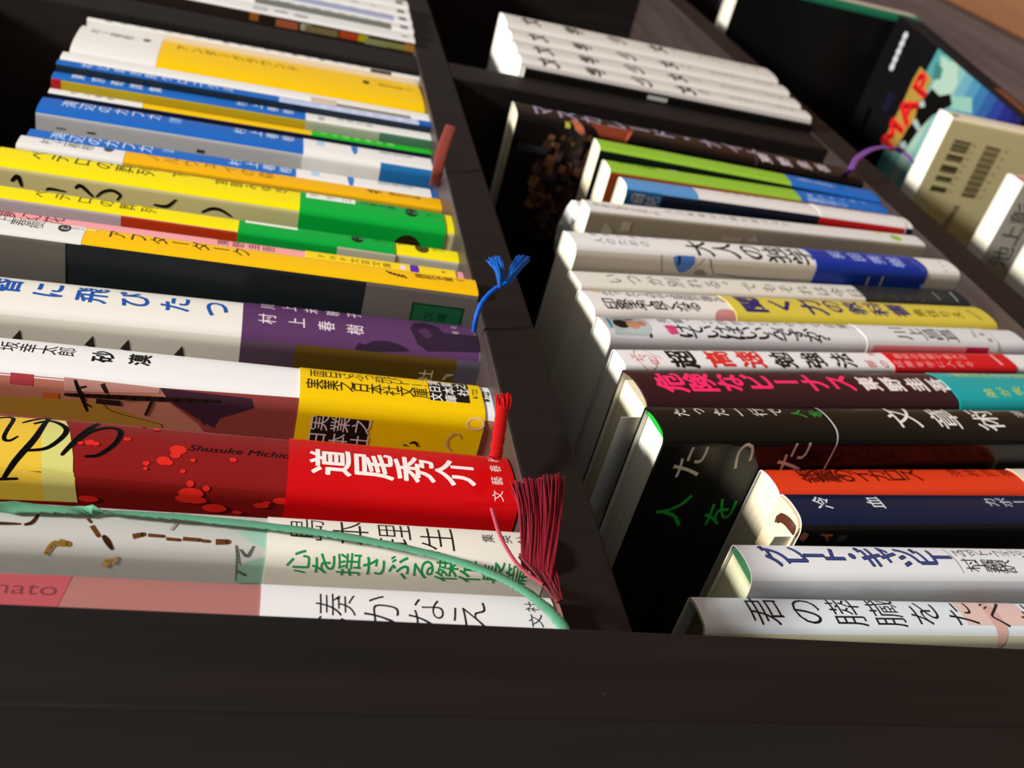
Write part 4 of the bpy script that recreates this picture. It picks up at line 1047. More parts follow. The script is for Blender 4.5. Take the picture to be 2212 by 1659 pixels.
book('R8', 'paperback_book', 'paperback with a yellow lower spine and big purple lettering on the lower shelf', 'books leaning on the lower shelf', (185.78, 5.42, -227.92), 0.18137, 16.46, 188, 128, False, 1.44, 2.4, '#E6E1DA', '#D9D2C8', '#D9D2C8', '#F6EFD8', 0.35, 0.4,
  [('t', 'たった１分で会話が弾み', 5.22, 178.39, 3.71, 132.55, 5.4, 5.6, 0.006, '#3E3A34'),
   ('t', '印象まで良くなる', -2.44, 180.48, -2.63, 146.97, 6.2, 7, 0.016, '#221F1C'),
   ('e', 7.02, 181.74, 2, 1.8, 0, '#E6B48C'),
   ('e', -7.94, 133.61, 6, 4.6, 0, '#C98A84')],
  (0.15, 130.4, '#D8C446', '#F4E88E'),
  [('t', '聞く力', 1.08, 120.1, 0.91, 92.04, 11.2, 13, 0.032, '#2B2768'),
   ('t', 'の教科書', 1.59, 81.64, 0.78, 49.13, 9.4, 11, 0.02, '#2B2768'),
   ('t', '魚住りえ', -1.0, 39.07, -1.4, 18.62, 6, 6, 0.01, '#3E3A18'),
   ('t', '東洋経済', 1.78, 9.6, -3.67, 7.55, 2.2, 2.2, 0, '#6A6224')], [])

book('R9', 'paperback_book', 'white paperback with a small printed portrait and a pink character on its spine', 'books leaning on the lower shelf', (165.2, 3.03, -228.24), 0.18020, 13.0, 188, 128, False, 1.14, 2.4, '#DCDDDD', '#CFD0D2', '#CFD0D2', '#F0EBDC', 0.35, 0.4,
  [('p', [(4.96, 183.71), (4.63, 170.98), (-0.95, 170.82), (-5.17, 172.95), (-4.95, 186.0)], '#B4C0BE'),
   ('p', [(4.35, 185.94), (4.46, 184.72), (-1.93, 185.64), (-1.98, 186.81)], '#4E9CC4'),
   ('e', 0.66, 181.67, 2.9, 2.6, 0, '#1C1815'),
   ('e', 0.25, 177.4, 2.4, 2.5, 0, '#C98E6C'),
   ('e', 1.05, 173.91, 1.7, 1.6, 0, '#C07E5E'),
   ('s', [(3.17, 179.26), (3.96, 175.99)], 0.8, '#1C1815'),
   ('r', -5.7, -4.42, 172.29, 173.27, '#2C2A28'),
   ('t', '先輩、これからどうやって企業は', 3.9, 164.3, 3.9, 81.56, 4.6, 4.6, 0, '#55524E'),
   ('r', -4.24, 0.45, 162.15, 165.18, '#EA4E8E'),
   ('t', '儲', -2.07, 163.87, -2.07, 163.83, 5, 5, 0, '#B8255E'),
   ('t', 'けていけばいいんですか？', -2.36, 159.11, -2.61, 101.3, 6.4, 7.4, 0.018, '#1E1C1A')],
  (16.0, 81.87, '#DBDCDC', '#F2EFE2'),
  [('t', '川上昌直', -0.06, 62.87, -0.61, 39.26, 7.6, 9, 0.01, '#2E2C2A'),
   ('t', 'かんき出版', 3.43, 23.26, -1.39, 25.64, 1.8, 1.8, 0, '#6A6664'),
   ('t', '著者', 0.21, 20.52, -3.28, 19.24, 2.6, 2.6, 0, '#4A4644'),
   ('r', -126.44, -6.44, 32.7, 79.26, '#DD8A8C'),  # this and the crimson patch: mostly the red neighbour's reflection, painted on
   ('r', -126.44, -6.44, 21.16, 32.85, '#BC1546')], [])

book('R10', 'paperback_book', 'white paperback with bold black and red characters and a red band', 'books leaning on the lower shelf', (148.2, 3.26, -228.43), 0.18844, 10.4, 188, 128, False, 0.78, 4, '#E8E6E4', '#DAD8D4', '#DAD8D4', '#F0EBDC', 0.35, 0.4,
  [('e', -0.57, 179.09, 3.6, 5.4, 0.25, '#D86A66'),
   ('t', 'アマゾン', 0.07, 182.84, -0.02, 174.69, 3, 3, 0, '#D24A48'),
   ('t', '１位', -1.63, 181.87, -2.55, 176.89, 3.2, 3.2, 0.01, '#D24A48'),
   ('t', '超', -0.44, 165.76, -0.44, 165.72, 10.6, 9.4, 0.03, '#191715'),
   ('t', '高速', -0.41, 151.68, -0.39, 139.26, 10.2, 9.4, 0.03, '#D6302C'),
   ('t', '勉強法', -0.62, 126.17, -0.62, 100.47, 9.4, 9, 0.026, '#191715'),
   ('t', '累計', 3.32, 84.68, 3.32, 77.8, 3, 3, 0, '#D86A66'),
   ('t', '部の', -2.78, 89.36, -2.78, 83.38, 4.2, 4.2, 0.01, '#C8605C')],
  (19.17, 79.49, '#D2131D', None),
  [('t', '最短の時間で最大の', 1.51, 73.97, 1.52, 41.96, 3.4, 3.4, 0, '#F0B0AC'),
   ('t', '成果を手に入れる', -2.96, 76.89, -2.96, 42.67, 3.8, 3.8, 0, '#F0A0A0'),
   ('r', -3.44, 3.29, 25.5, 26.85, '#EAA8A4')], [])

book('R11', 'hardcover_book', 'dark maroon hardcover with hot pink lettering and a teal band', 'books leaning on the lower shelf', (124.82, -1.16, -227.74), 0.17335, 19.28, 188, 130, True, 1.84, 2.2, '#32171D', '#32171D', '#32171D', '#F0E8C6', 0.22, 1.5,
  [('t', '危険なビーナス', 0.83, 176.96, 1.06, 113.36, 10.4, 10.4, 0.032, '#F62A6A'),
   ('t', '東野圭吾', 0.67, 101.86, 0.17, 72.09, 8.2, 8.2, 0.03, '#ECE4E2')],
  (0.15, 68.83, '#0CA4A8', None),
  [('t', '絶賛発売中の話題', 7.31, 57.4, 6.54, 25.96, 4.2, 4.2, 0, '#C8D43A'),
   ('t', '弟が失踪', -4.4, 52.54, -2.61, 31.4, 5, 5, 0, '#C8D43A')], [])

book('R12', 'hardcover_book', 'black hardcover with white and green lettering and a large black cover showing', 'books leaning on the lower shelf', (101.9, -2.73, -228.32), 0.15166, 14.34, 188, 130, True, 1.37, 2.2, '#101210', '#11120F', '#11120F', '#F2EEDD', 0.22, 1.5,
  [('t', 'たった一行で', 2.99, 179.21, 3.77, 146.37, 5.2, 5.2, 0, '#E4E2DC'),
   ('t', '人を動かす', 2.87, 139.48, 2.96, 113.47, 5.2, 5.2, 0, '#1FA03A'),
   ('t', 'たった一行で', -14.9, 177.64, -12.25, 91.97, 11.0, 13.5, 0, '#CFCABF'),
   ('t', '人を動かす', -33.12, 176.63, -36.61, 109.88, 11.0, 13.5, 0, '#1FA03A')],
  (0.15, 130.44, '#101210', '#DAD8D2'),
  [('t', '文章術', 1.45, 101.49, 0.55, 67.85, 11.6, 11.6, 0.004, '#E6E4DE'),
   ('t', '潮凪洋介', 3.24, 50.45, 2.64, 23.3, 5, 5, 0, '#C8C6C0')], [('headband', '#18A02E')])

book('R13', 'paperback_book', 'orange-red paperback with black lettering on the lower shelf', 'books leaning on the lower shelf', (84.56, 8.44, -228.55), 0.13090, 13.0, 151, 105, False, 1.24, 2.2, '#DF3F1C', '#D8C8A8', '#1A1816', '#E9DCBC', 0.35, 0.4,
  [('t', '銀翼のイカロス', 2.56, 136.94, 2.56, 99.9, 7.6, 7.6, 0.012, '#4A0E08'),
   ('t', '半沢直樹４', 2.1, 138.88, 1.21, 126.17, 4.4, 4.4, 0.006, '#5E150C'),
   ('t', '池井戸潤', 3.64, 81.71, 3.64, 60.69, 5.2, 5.2, 0, '#5E150C')],
  (0.15, 57.12, '#E8E2D0', '#F0D010'),
  [], [])

book('R14', 'paperback_book', 'navy paperback with white characters, rough cut page tops and a brown ribbon', 'books leaning on the lower shelf', (67.74, 5.78, -228.69), 0.10877, 13.0, 151, 105, False, 1.24, 2.2, '#0D1D3A', '#12120F', '#12120F', '#EBD3AC', 0.22, -0.8,
  [('t', '冷血', 1.68, 141.02, 1.74, 123.22, 5.8, 5.8, 0.008, '#DCE2EA'),
   ('t', 'カポーティ', 1.87, 81.02, 1.95, 59.09, 5, 5, 0, '#CFD6E2'),
   ('s', [(-8.84, 144.15), (-9.42, 142.16), (-11.12, 140.84)], 0.9, '#C8643C'),
   ('s', [(-9.14, 142.3), (-9.17, 140.32)], 0.8, '#C8643C'),
   ('r', -11.21, -9.2, 135.09, 138.09, '#3A3A38')],
  None,
  [], [])

book('R15', 'paperback_book', 'white book with outlined blue-violet lettering on the lower shelf', 'books leaning on the lower shelf', (42.98, 6.64, -228.94), 0.07138, 13.03, 173, 107, False, 1.24, 2.2, '#E2E4E6', '#C6CBCE', '#C6CBCE', '#EDE8C0', 0.35, 1.0,
  [('t', 'グレート・ギャツビー', 1.48, 163.7, 1.34, 112.14, 7.2, 8.4, 0.035, '#14151E'),
   ('t', 'グレート・ギャツビー', 1.48, 163.7, 1.34, 112.14, 7.2, 8.4, 0.004, '#36468E'),
   ('s', [(5.24, 109.33), (0.67, 108.5), (-4.01, 108.5)], 0.25, '#6A6C70'),
   ('t', 'スコット・フィッツ', 3.16, 105.68, 3.21, 83.28, 4, 4, 0, '#3A3A3E'),
   ('t', '村上春樹訳', -1.32, 104.51, -1.74, 92.56, 5, 5, 0, '#2A2A2E')],
  None,
  [], [('headband', '#5A9C6A')])

book('R16', 'hardcover_book', 'pale blue-white hardcover with thin black lettering against the near panel', 'books leaning on the lower shelf', (25.01, 11.53, -229.14), 0.04252, 12.0, 188, 128, True, 1.05, 2.4, '#D9E1E6', '#CDC9A8', '#CDC9A8', '#7A6C54', 0.35, 3,
  [('r', -125.93, -5.93, 182.75, 188, '#C9D2D6'),
   ('r', -2.88, 6.79, 92.74, 112.98, '#DDBFB6'),
   ('e', -0.53, 103.04, 2, 9, 0, '#D2A89E'),
   ('t', '君の膵臓をたべたい', 0.95, 170.35, 0.95, 78.75, 10, 10, -0.006, '#1C1C1E')],
  None,
  [], [])

book('M1', 'magazine', 'white magazine with a food photo cover, nearest the upright', 'magazines in the far upper compartment', (397.3, -2.86, 0.09), 0.01396, 12.4, 210, 148, False, 0.8, 4, '#E2E1DC', '#2A201A', '#2A201A', '#E9DFC4', 0.35, 0.4,
  [('r', -10.1, -6.32, 78.81, 83.41, '#9A5A22'),
   ('r', -9.62, -7.02, 70.29, 79.1, '#2A1C14'),
   ('r', -10.71, -7.1, 59.54, 70.55, '#A85A36'),
   ('r', -10.28, -6.9, 53.23, 58.4, '#B0A890'),
   ('r', -10.46, -7.21, 39.54, 55.99, '#7C7048'),
   ('r', -10.3, -6.88, 28.16, 38.83, '#B4481A'),
   ('r', -10.33, -6.82, 24.05, 29.09, '#B8A818'),
   ('r', -10.88, -7.77, 14.02, 25.68, '#8E9260'),
   ('r', -10.63, -7.68, 4.03, 14.56, '#8C8A4A'),
   ('r', -10.66, -7.09, -0.19, 5.08, '#B87A2A'),
   ('r', -4.02, 5.09, 75.46, 82.44, '#C0C0BC'),
   ('r', -2.95, 2.6, 55.43, 61.83, '#B0B0AC'),
   ('r', -0.41, 1.6, 3.48, 6.9, '#6A6A64'),
   ('t', '特集', 0.85, 70.13, 0.96, 66.97, 4, 4, 0, '#7A7A76')],
  None,
  [], [])

book('M2', 'magazine', 'white magazine with a dark grey stripe, second from the upright', 'magazines in the far upper compartment', (410.1, -4.36, 0.09), 0.01396, 12.2, 210, 148, False, 0.8, 4, '#E2E1DC', '#DEDCD6', '#DEDCD6', '#E9DFC4', 0.35, 0.4,
  [('r', -6.199648331922654, 0.6888498146580727, 12, 82, '#6E6E68'),
   ('t', '特集', 1.1, 69.55, 0.94, 66.73, 4, 4, 0, '#7A7A76'),
   ('r', 5.45, 6.89, 55.78, 62.34, '#B4B4B0'),
   ('t', '永久保存版完全ガイド', 3.099824165961327, 78, 3.099824165961327, 18, 5, 5, 0.01, '#A8A8A2'),
   ('r', -3.4442490732903632, 2.066549443974218, 3, 7, '#6A6A66')],
  None,
  [], [])

book('M3', 'magazine', 'white magazine with a lavender stripe, third from the upright', 'magazines in the far upper compartment', (424.1, -4.96, 0.11), 0.01745, 13.0, 210, 148, False, 0.8, 4, '#E2E1DC', '#DEDCD6', '#DEDCD6', '#E9DFC4', 0.35, 0.4,
  [('r', -5.82026716006828, 1.8188334875213374, 10, 90, '#9DA0C2'),
   ('t', '暮らしの道具特集号', 4.36520037005121, 84, 4.36520037005121, 14, 5, 5, 0.01, '#BDBDB8'),
   ('r', -3.637666975042675, 2.182600185025605, 3, 7, '#6A6A66')],
  None,
  [], [])

book('M4', 'magazine', 'plain white magazine fourth from the upright in the far upper compartment', 'magazines in the far upper compartment', (438.8, -5.06, 0.15), 0.02094, 14.4, 210, 148, False, 0.8, 4, '#E2E1DC', '#DEDCD6', '#DEDCD6', '#E9DFC4', 0.35, 0.4,
  [('r', -3.977506921715043, 2.386504153029026, 3, 7, '#6A6A66'),
   ('t', '保存版の特集号', -0.0, 84, 0, 20, 5, 5, 0.0, '#B2B2AE')],
  None,
  [], [])

book('M5', 'magazine', 'farthest white magazine showing at the top edge of the picture', 'magazines in the far upper compartment', (455.0, -5.76, 0.18), 0.02269, 16.0, 210, 148, False, 0.8, 4, '#E2E1DC', '#DEDCD6', '#DEDCD6', '#E9DFC4', 0.35, 0.4,
  [('r', -4.367622955380958, 2.6205737732285748, 3, 7, '#6A6A66'),
   ('t', '保存版の特集号', -0.0, 84, 0, 20, 5, 5, 0.0, '#B2B2AE')],
  None,
  [], [])

book('S1', 'paperback_book', 'slim black book leaning against the divider beside the white series', 'white series books in the far lower compartment', (380.9, -3.71, -229.4), 0.00000, 3.2, 172, 112, False, 0.24, 4, '#100F0E', '#0E0D0C', '#0E0D0C', '#E9DFC4', 0.35, 0.4,
  [('r', -4.61, -2.37, 90.03, 101.77, '#B8B4AC'),
   ('t', '白夜', 0.0, 81.96, 0.0, 67.85, 3, 3, 0, '#6A5A62')],
  None,
  [], [])

book('S2', 'paperback_book', 'white series book nearest the divider, right next to the slim black one', 'white series books in the far lower compartment', (390.9, -6.98, -229.35), 0.00698, 15.4, 174, 112, False, 1.28, 3, '#D9D5CD', '#D2CEC8', '#D2CEC8', '#F4F0E4', 0.35, 0.4,
  [('t', '文学少女', 0.17121933371119927, 158, 0.17121933371119927, 78, 12.0, 14.0, 0.04, '#3E3C38'),
   ('t', '四', 1.2841450028339945, 66, 1.2841450028339945, 57, 8, 8, 0, '#6A6762'),
   ('t', '野村美月ファミ通文庫', 0.8560966685559963, 48, 0.8560966685559963, 10, 3.6, 3.6, 0, '#6A6762'),
   ('r', -8.560966685559963, -7.360966685559963, 0, 174, '#BEB8B2')],
  None,
  [], [])

book('S3', 'paperback_book', 'second of the white series books from the slim black one', 'white series books in the far lower compartment', (408.4, -7.88, -229.34), 0.00698, 18.2, 174, 112, False, 1.52, 3, '#D9D5CD', '#D2CEC8', '#D2CEC8', '#F4F0E4', 0.35, 0.4,
  [('t', '文学少女', 0.19997066627220864, 158, 0.19997066627220864, 78, 12.0, 14.0, 0.04, '#3E3C38'),
   ('t', '三', 1.4997799970415648, 66, 1.4997799970415648, 57, 8, 8, 0, '#6A6762'),
   ('t', '野村美月ファミ通文庫', 0.9998533313610433, 48, 0.9998533313610433, 10, 3.6, 3.6, 0, '#6A6762'),
   ('r', -9.998533313610432, -8.798533313610433, 0, 174, '#BEB8B2')],
  None,
  [], [])

book('S4', 'paperback_book', 'third of the white series books from the slim black one', 'white series books in the far lower compartment', (427.6, -9.31, -229.33), 0.00698, 18.8, 174, 112, False, 1.57, 3, '#D9D5CD', '#D2CEC8', '#D2CEC8', '#F4F0E4', 0.35, 0.4,
  [('t', '文学少女', 0.20611964586606427, 158, 0.20611964586606427, 78, 12.0, 14.0, 0.04, '#3E3C38'),
   ('t', '二', 1.545897343995482, 66, 1.545897343995482, 57, 8, 8, 0, '#6A6762'),
   ('t', '野村美月ファミ通文庫', 1.0305982293303213, 48, 1.0305982293303213, 10, 3.6, 3.6, 0, '#6A6762'),
   ('r', -10.305982293303213, -9.105982293303214, 0, 174, '#BEB8B2')],
  None,
  [], [])

book('S5', 'paperback_book', 'thickest and farthest of the white series books', 'white series books in the far lower compartment', (452.5, -10.81, -229.3), 0.00698, 29.0, 174, 112, False, 1.8, 3, '#D9D5CD', '#D2CEC8', '#D2CEC8', '#F4F0E4', 0.35, 0.4,
  [('t', '文学少女', 0.3068554787687299, 158, 0.3068554787687299, 78, 12.0, 14.0, 0.04, '#3E3C38'),
   ('t', '一', 2.301416090765474, 66, 2.301416090765474, 57, 8, 8, 0, '#6A6762'),
   ('t', '野村美月ファミ通文庫', 1.5342773938436496, 48, 1.5342773938436496, 10, 3.6, 3.6, 0, '#6A6762'),
   ('r', -15.342773938436494, -14.142773938436495, 0, 174, '#BEB8B2')],
  None,
  [], [])

book('B1', 'paperback_book', 'cream book with two printed barcodes on its back cover, beside the flat picture box', 'books at the bottom right under the lower shelf', (386.25, -24.52, -463.0), 0.00000, 15.5, 151, 105, False, 1.16, 4, '#E2D8BC', '#CFC28E', '#CFC28E', '#F2EAD6', 0.35, 0.4,
  [('p', [(-18.78, 143.16), (-19.1, 131.33), (-20.36, 131.37), (-20.05, 143.16)], '#3E381E'),
   ('p', [(-20.37, 143.16), (-20.68, 131.37), (-21.15, 131.39), (-20.85, 143.17)], '#3E381E'),
   ('p', [(-21.33, 143.17), (-21.63, 131.4), (-22.89, 131.44), (-22.61, 143.17)], '#3E381E'),
   ('p', [(-22.93, 143.17), (-23.21, 131.45), (-24.16, 131.47), (-23.89, 143.17)], '#3E381E'),
   ('p', [(-24.37, 143.18), (-24.64, 131.49), (-26.07, 131.53), (-25.82, 143.18)], '#3E381E'),
   ('p', [(-27.75, 143.18), (-27.99, 131.58), (-29.59, 131.63), (-29.37, 143.19)], '#3E381E'),
   ('p', [(-29.53, 143.19), (-29.75, 131.63), (-30.56, 131.65), (-30.35, 143.19)], '#3E381E'),
   ('p', [(-30.67, 143.19), (-30.88, 131.66), (-31.84, 131.69), (-31.65, 143.2)], '#3E381E'),
   ('p', [(-34.58, 143.2), (-34.75, 131.77), (-36.7, 131.83), (-36.55, 143.21)], '#3E381E'),
   ('p', [(-36.71, 143.21), (-36.86, 131.83), (-38.32, 131.87), (-38.19, 143.21)], '#3E381E'),
   ('p', [(-38.52, 143.21), (-38.65, 131.88), (-39.3, 131.9), (-39.18, 143.22)], '#3E381E'),
   ('p', [(-41.5, 143.22), (-41.59, 131.96), (-42.58, 131.99), (-42.49, 143.22)], '#3E381E'),
   ('p', [(-42.66, 143.23), (-42.74, 132.0), (-43.89, 132.03), (-43.82, 143.23)], '#3E381E'),
   ('p', [(-44.15, 143.23), (-44.22, 132.04), (-44.88, 132.06), (-44.82, 143.23)], '#3E381E'),
   ('p', [(-48.16, 143.24), (-48.19, 132.15), (-49.85, 132.2), (-49.84, 143.25)], '#3E381E'),
   ('p', [(-50.01, 143.25), (-50.01, 132.2), (-51.51, 132.24), (-51.53, 143.25)], '#3E381E'),
   ('p', [(-18.66, 121.13), (-19.2, 110.26), (-20.15, 110.28), (-19.63, 121.13)], '#5A5230'),
   ('p', [(-19.91, 121.12), (-20.42, 110.29), (-21.06, 110.31), (-20.55, 121.12)], '#5A5230'),
   ('p', [(-21.15, 121.11), (-21.64, 110.32), (-22.28, 110.34), (-21.81, 121.11)], '#5A5230'),
   ('p', [(-22.41, 121.1), (-22.87, 110.35), (-23.83, 110.37), (-23.39, 121.09)], '#5A5230'),
   ('p', [(-23.66, 121.09), (-24.1, 110.38), (-24.74, 110.4), (-24.32, 121.08)], '#5A5230'),
   ('p', [(-24.92, 121.08), (-25.33, 110.41), (-25.97, 110.43), (-25.58, 121.07)], '#5A5230'),
   ('p', [(-26.18, 121.07), (-26.57, 110.44), (-27.53, 110.46), (-27.17, 121.06)], '#5A5230'),
   ('p', [(-27.45, 121.06), (-27.8, 110.47), (-28.45, 110.49), (-28.1, 121.05)], '#5A5230'),
   ('p', [(-28.71, 121.04), (-29.04, 110.5), (-29.69, 110.52), (-29.37, 121.04)], '#5A5230'),
   ('p', [(-29.98, 121.03), (-30.29, 110.53), (-31.26, 110.56), (-30.97, 121.02)], '#5A5230'),
   ('p', [(-31.25, 121.02), (-31.53, 110.56), (-32.18, 110.58), (-31.92, 121.02)], '#5A5230'),
   ('p', [(-32.53, 121.01), (-32.78, 110.59), (-33.43, 110.61), (-33.19, 121.0)], '#5A5230'),
   ('p', [(-33.81, 121.0), (-34.03, 110.62), (-35.01, 110.65), (-34.81, 120.99)], '#5A5230'),
   ('p', [(-35.09, 120.99), (-35.29, 110.65), (-35.94, 110.67), (-35.76, 120.98)], '#5A5230'),
   ('p', [(-36.37, 120.98), (-36.54, 110.68), (-37.2, 110.7), (-37.04, 120.97)], '#5A5230'),
   ('p', [(-37.66, 120.96), (-37.8, 110.72), (-38.79, 110.74), (-38.67, 120.95)], '#5A5230'),
   ('p', [(-38.95, 120.95), (-39.06, 110.75), (-39.72, 110.76), (-39.62, 120.95)], '#5A5230'),
   ('p', [(-40.25, 120.94), (-40.33, 110.78), (-40.99, 110.79), (-40.92, 120.93)], '#5A5230'),
   ('p', [(-41.54, 120.93), (-41.6, 110.81), (-42.59, 110.83), (-42.56, 120.92)], '#5A5230'),
   ('p', [(-42.84, 120.92), (-42.87, 110.84), (-43.53, 110.86), (-43.52, 120.91)], '#5A5230'),
   ('p', [(-44.14, 120.91), (-44.14, 110.87), (-44.81, 110.89), (-44.82, 120.9)], '#5A5230'),
   ('p', [(-45.45, 120.89), (-45.42, 110.9), (-46.42, 110.93), (-46.47, 120.88)], '#5A5230'),
   ('p', [(-46.76, 120.88), (-46.7, 110.93), (-47.37, 110.95), (-47.44, 120.88)], '#5A5230'),
   ('p', [(-48.07, 120.87), (-47.98, 110.96), (-48.65, 110.98), (-48.75, 120.86)], '#5A5230'),
   ('p', [(-49.39, 120.86), (-49.27, 111.0), (-50.27, 111.02), (-50.41, 120.85)], '#5A5230'),
   ('p', [(-50.7, 120.85), (-50.55, 111.03), (-51.23, 111.04), (-51.39, 120.84)], '#5A5230'),
   ('t', '９７８４１０１０', -49.62, 129.76, -20.15, 129.42, 3, 3, 0, '#8A8050'),
   ('t', '１９２０１９３', -50.01, 108.06, -19.9, 106.3, 3, 3, 0, '#8A8050'),
   ('t', '定価本体', -72.3, 120.7, -59.47, 119.75, 5, 5, 0, '#5A5230'),
   ('e', -3.32, 147.24, 2, 2.4, 0, '#3A7A4A')],
  None,
  [], [])

book('B2', 'paperback_book', 'book with a red line and large grey characters on its cover, beside the barcode book', 'books at the bottom right under the lower shelf', (308.25, -17.49, -463.0), 0.00000, 14.5, 151, 105, False, 1.09, 4, '#E6DFD2', '#B4B0A2', '#B4B0A2', '#F2E8D4', 0.35, 0.4,
  [('t', '池上彰', -47.92, 140.18, -22.41, 141.88, 13, 13, 0.004, '#4A483E'),
   ('s', [(-21.54, 130.76), (-60.61, 130.29)], 1.3, '#A83024'),
   ('p', [(3.4, 151.35), (-0.98, 154.07), (-1.5, 138.18), (-0.45, 130.34), (-4.48, 151.34)], '#E07A68')],
  None,
  [], [])

book('B3', 'paperback_book', 'cream-topped book nearest the viewer in the bottom right compartment', 'books at the bottom right under the lower shelf', (274.5, -12.57, -463.0), 0.00000, 17.0, 147, 105, False, 1.27, 4, '#E6DFD2', '#C8C2A8', '#C8C2A8', '#F2EBD2', 0.35, 0.4,
  [],
  None,
  [], [])

book('B4', 'hardcover_book', 'cream book with red and green edges in the far bottom compartment', 'books at the bottom right under the lower shelf', (697.5, -27.4, -463.0), 0.00000, 27.0, 170, 128, True, 2.0, 3, '#CFC6B0', '#0C0C0C', '#0C0C0C', '#E8E0CC', 0.35, 3.0,
  [('r', -17.42462870287663, -8.424628702876628, 0, 170, '#1B6A4A'),
   ('r', 5.424628702876628, 14.424628702876628, 10, 170, '#B81C34')],
  None,
  [], [])

ribbon('L16', [(20.1, -3.2, 127.9), (19.8, -4.0, 107.7), (20.4, -4.0, 91.6), (20.1, -4.2, 74.5), (18.7, -4.6, 56.7), (16.8, -5.0, 43.0), (13.5, -5.6, 29.1), (10.2, -6.2, 20.0), (4.9, -7.0, 11.3), (-0.9, -7.4, 5.7), (-5.3, -6.5, 2.2), (-9.6, -5.0, 0.6)], 2.5, 0.8, '#5C9A78', twist=.5)
tassel('L17', ((7.4, -9.2, 8.7), (2.9, -9.0, 3.5)), (0, -1, 0), ((29.9, -11.5, 7.2), (33.2, -11.5, -4.2)), 230, 0.15, '#7C1424', 3, jit=1.0)
tassel('L17', ((-0.9, -8.2, 2.6), (-0.4, -8.2, 1.8)), (0, 0, 0), ((9.9, -9.6, 9.0), (11.7, -9.6, 2.5)), 90, 0.2, '#640E1A', 9, 'ribbon_braid', jit=.5, bow=.6)
ribbon('L17', [(2.4, -9.4, 5.4), (6.5, -10.0, 9.8), (13.4, -11.0, 12.7), (20.8, -12.0, 13.8)], .9, .5, '#A84450', 'ribbon_thread')
ribbon('L15', [(46.6, -5.0, 7.6), (51.9, -6.5, 6.5), (58.2, -7.5, 5.1), (63.4, -8.0, 4.0)], 3.1, 1.0, '#B80E10', twist=.7)
tassel('L15', ((59.7, -7.0, 5.6), (60.7, -7.0, 3.2)), (0, -1, 0), ((68.6, -8.0, 4.9), (69.4, -8.0, 1.3)), 40, .16, '#C01012', 5, jit=.4, bow=.5)
ribbon('L13', [(113.6, 1.0, 2.9), (113.6, -3.0, 3.3), (115.4, -6.0, 2.6), (118.6, -8.0, 0.6), (121.7, -9.5, -2.3), (124.2, -10.5, -5.6)], 1.5, 1.2, '#0E52B8', twist=.9)
tassel('L13', ((121.7, -10.0, -3.3), (123.2, -10.0, -4.7)), (0, -1, 0), ((134.9, -12.0, -1.6), (137.9, -12.0, -5.5)), 46, .14, '#1260B8', 7, jit=.9, bow=1.2)
tassel('L13', ((122.6, -10.0, -4.6), (126.3, -10.0, -7.8)), (0, -1, 0), ((140.5, -12.0, -12.3), (139.0, -12.0, -15.7)), 46, .14, '#1668C4', 8, jit=.9, bow=1.2)
ribbon('L6', [(237.6, 10.0, 1.7), (228.9, 2.0, 3.0), (230.7, -4.0, 2.9), (238.1, -8.0, 1.1), (253.7, -10.0, -2.8)], 4.4, .5, '#8A3E34')
ribbon('R1', [(320.1, 2.0, -222.9), (306.3, -6.0, -216.6), (316.7, -9.0, -224.2), (331.1, -11.0, -239.7), (341.1, -11.0, -256.6), (341.2, -9.0, -266.4), (333.9, -7.0, -268.4)], 3.2, .5, '#7A4A98')
ribbon('R14', [(53.8, 12.8, -77.2), (52.4, 11.0, -77.1), (49.8, 9.8, -77.3), (47.2, 9.6, -77.7), (45.6, 10.2, -79.0), (44.7, 10.8, -81.5)], 2.6, .5, '#4A2414', side=(0, 1, .2))
def slip(key, x, y0, y1, z0, z1, col, tilt=0.0, marks=()):
    g = Geo(); g.mat(paper(col, .5))
    N = 8
    P = [(x + tilt * math.sin(i / N * 2.6), y0 + (y1 - y0) * i / N) for i in range(N + 1)]
    for i in range(N):
        (a, b), (c, d) = P[i], P[i + 1]
        for s in (-.06, .06):
            q = [(a + s, b, z0), (c + s, d, z0), (c + s, d, z1), (a + s, b, z1)]
            g.face(q if s > 0 else q[::-1])
    g.face([(P[0][0] - .06, P[0][1], z0), (P[0][0] - .06, P[0][1], z1), (P[0][0] + .06, P[0][1], z1), (P[0][0] + .06, P[0][1], z0)])
    g.mat(paper('#6A6862', .5))
    for a, b, c, d in marks:
        g.face([(x - .12 + tilt * .6, b, d), (x - .12 + tilt * .6, a, d), (x - .12 + tilt * .6, a, c), (x - .12 + tilt * .6, b, c)])
    return g.build('order_slip', ROOT[key])
slip('R11', -7.04, 7, 44, 140, 194.50, '#E6E4DE', 0, ())
slip('R14', -5.10, 6.2, 26, 110, 157.00, '#EDECEA', .9)
g = Geo(); g.mat(paper('#D2D0CA', .35))
rnd = random.Random(11)
NX, NY = 7, 7
Q = [[(5.67 + 12.5 * i / NX + rnd.uniform(-.7, .7), 7 + 27 * j / NY + rnd.uniform(-.8, .8), 167.50 + 3.4 * math.sin(3.1 * (j / NY)) + 1.8 * (i / NX) + rnd.uniform(-.7, .7)) for j in range(NY + 1)] for i in range(NX + 1)]
for i in range(NX):
    for j in range(NY):
        g.face([Q[i][j], Q[i + 1][j], Q[i + 1][j + 1], Q[i][j + 1]])
for i in range(NX):
    (a, b, c), (d, e, f) = Q[i][0], Q[i + 1][0]
    g.face([(a, b, c), (a, b, c - 7), (d, e, f - 7), (d, e, f)])
for j in range(NY):
    (a, b, c), (d, e, f) = Q[0][j], Q[0][j + 1]
    g.face([(a, b, c), (d, e, f), (d, e, f - 7), (a, b, c - 7)])
g.mat(paper('#8A8880', .5)); g.box(7.77, 9.77, 11, 14.5, 171.40, 171.80)
g.build('crumpled_flap', ROOT['R5'])

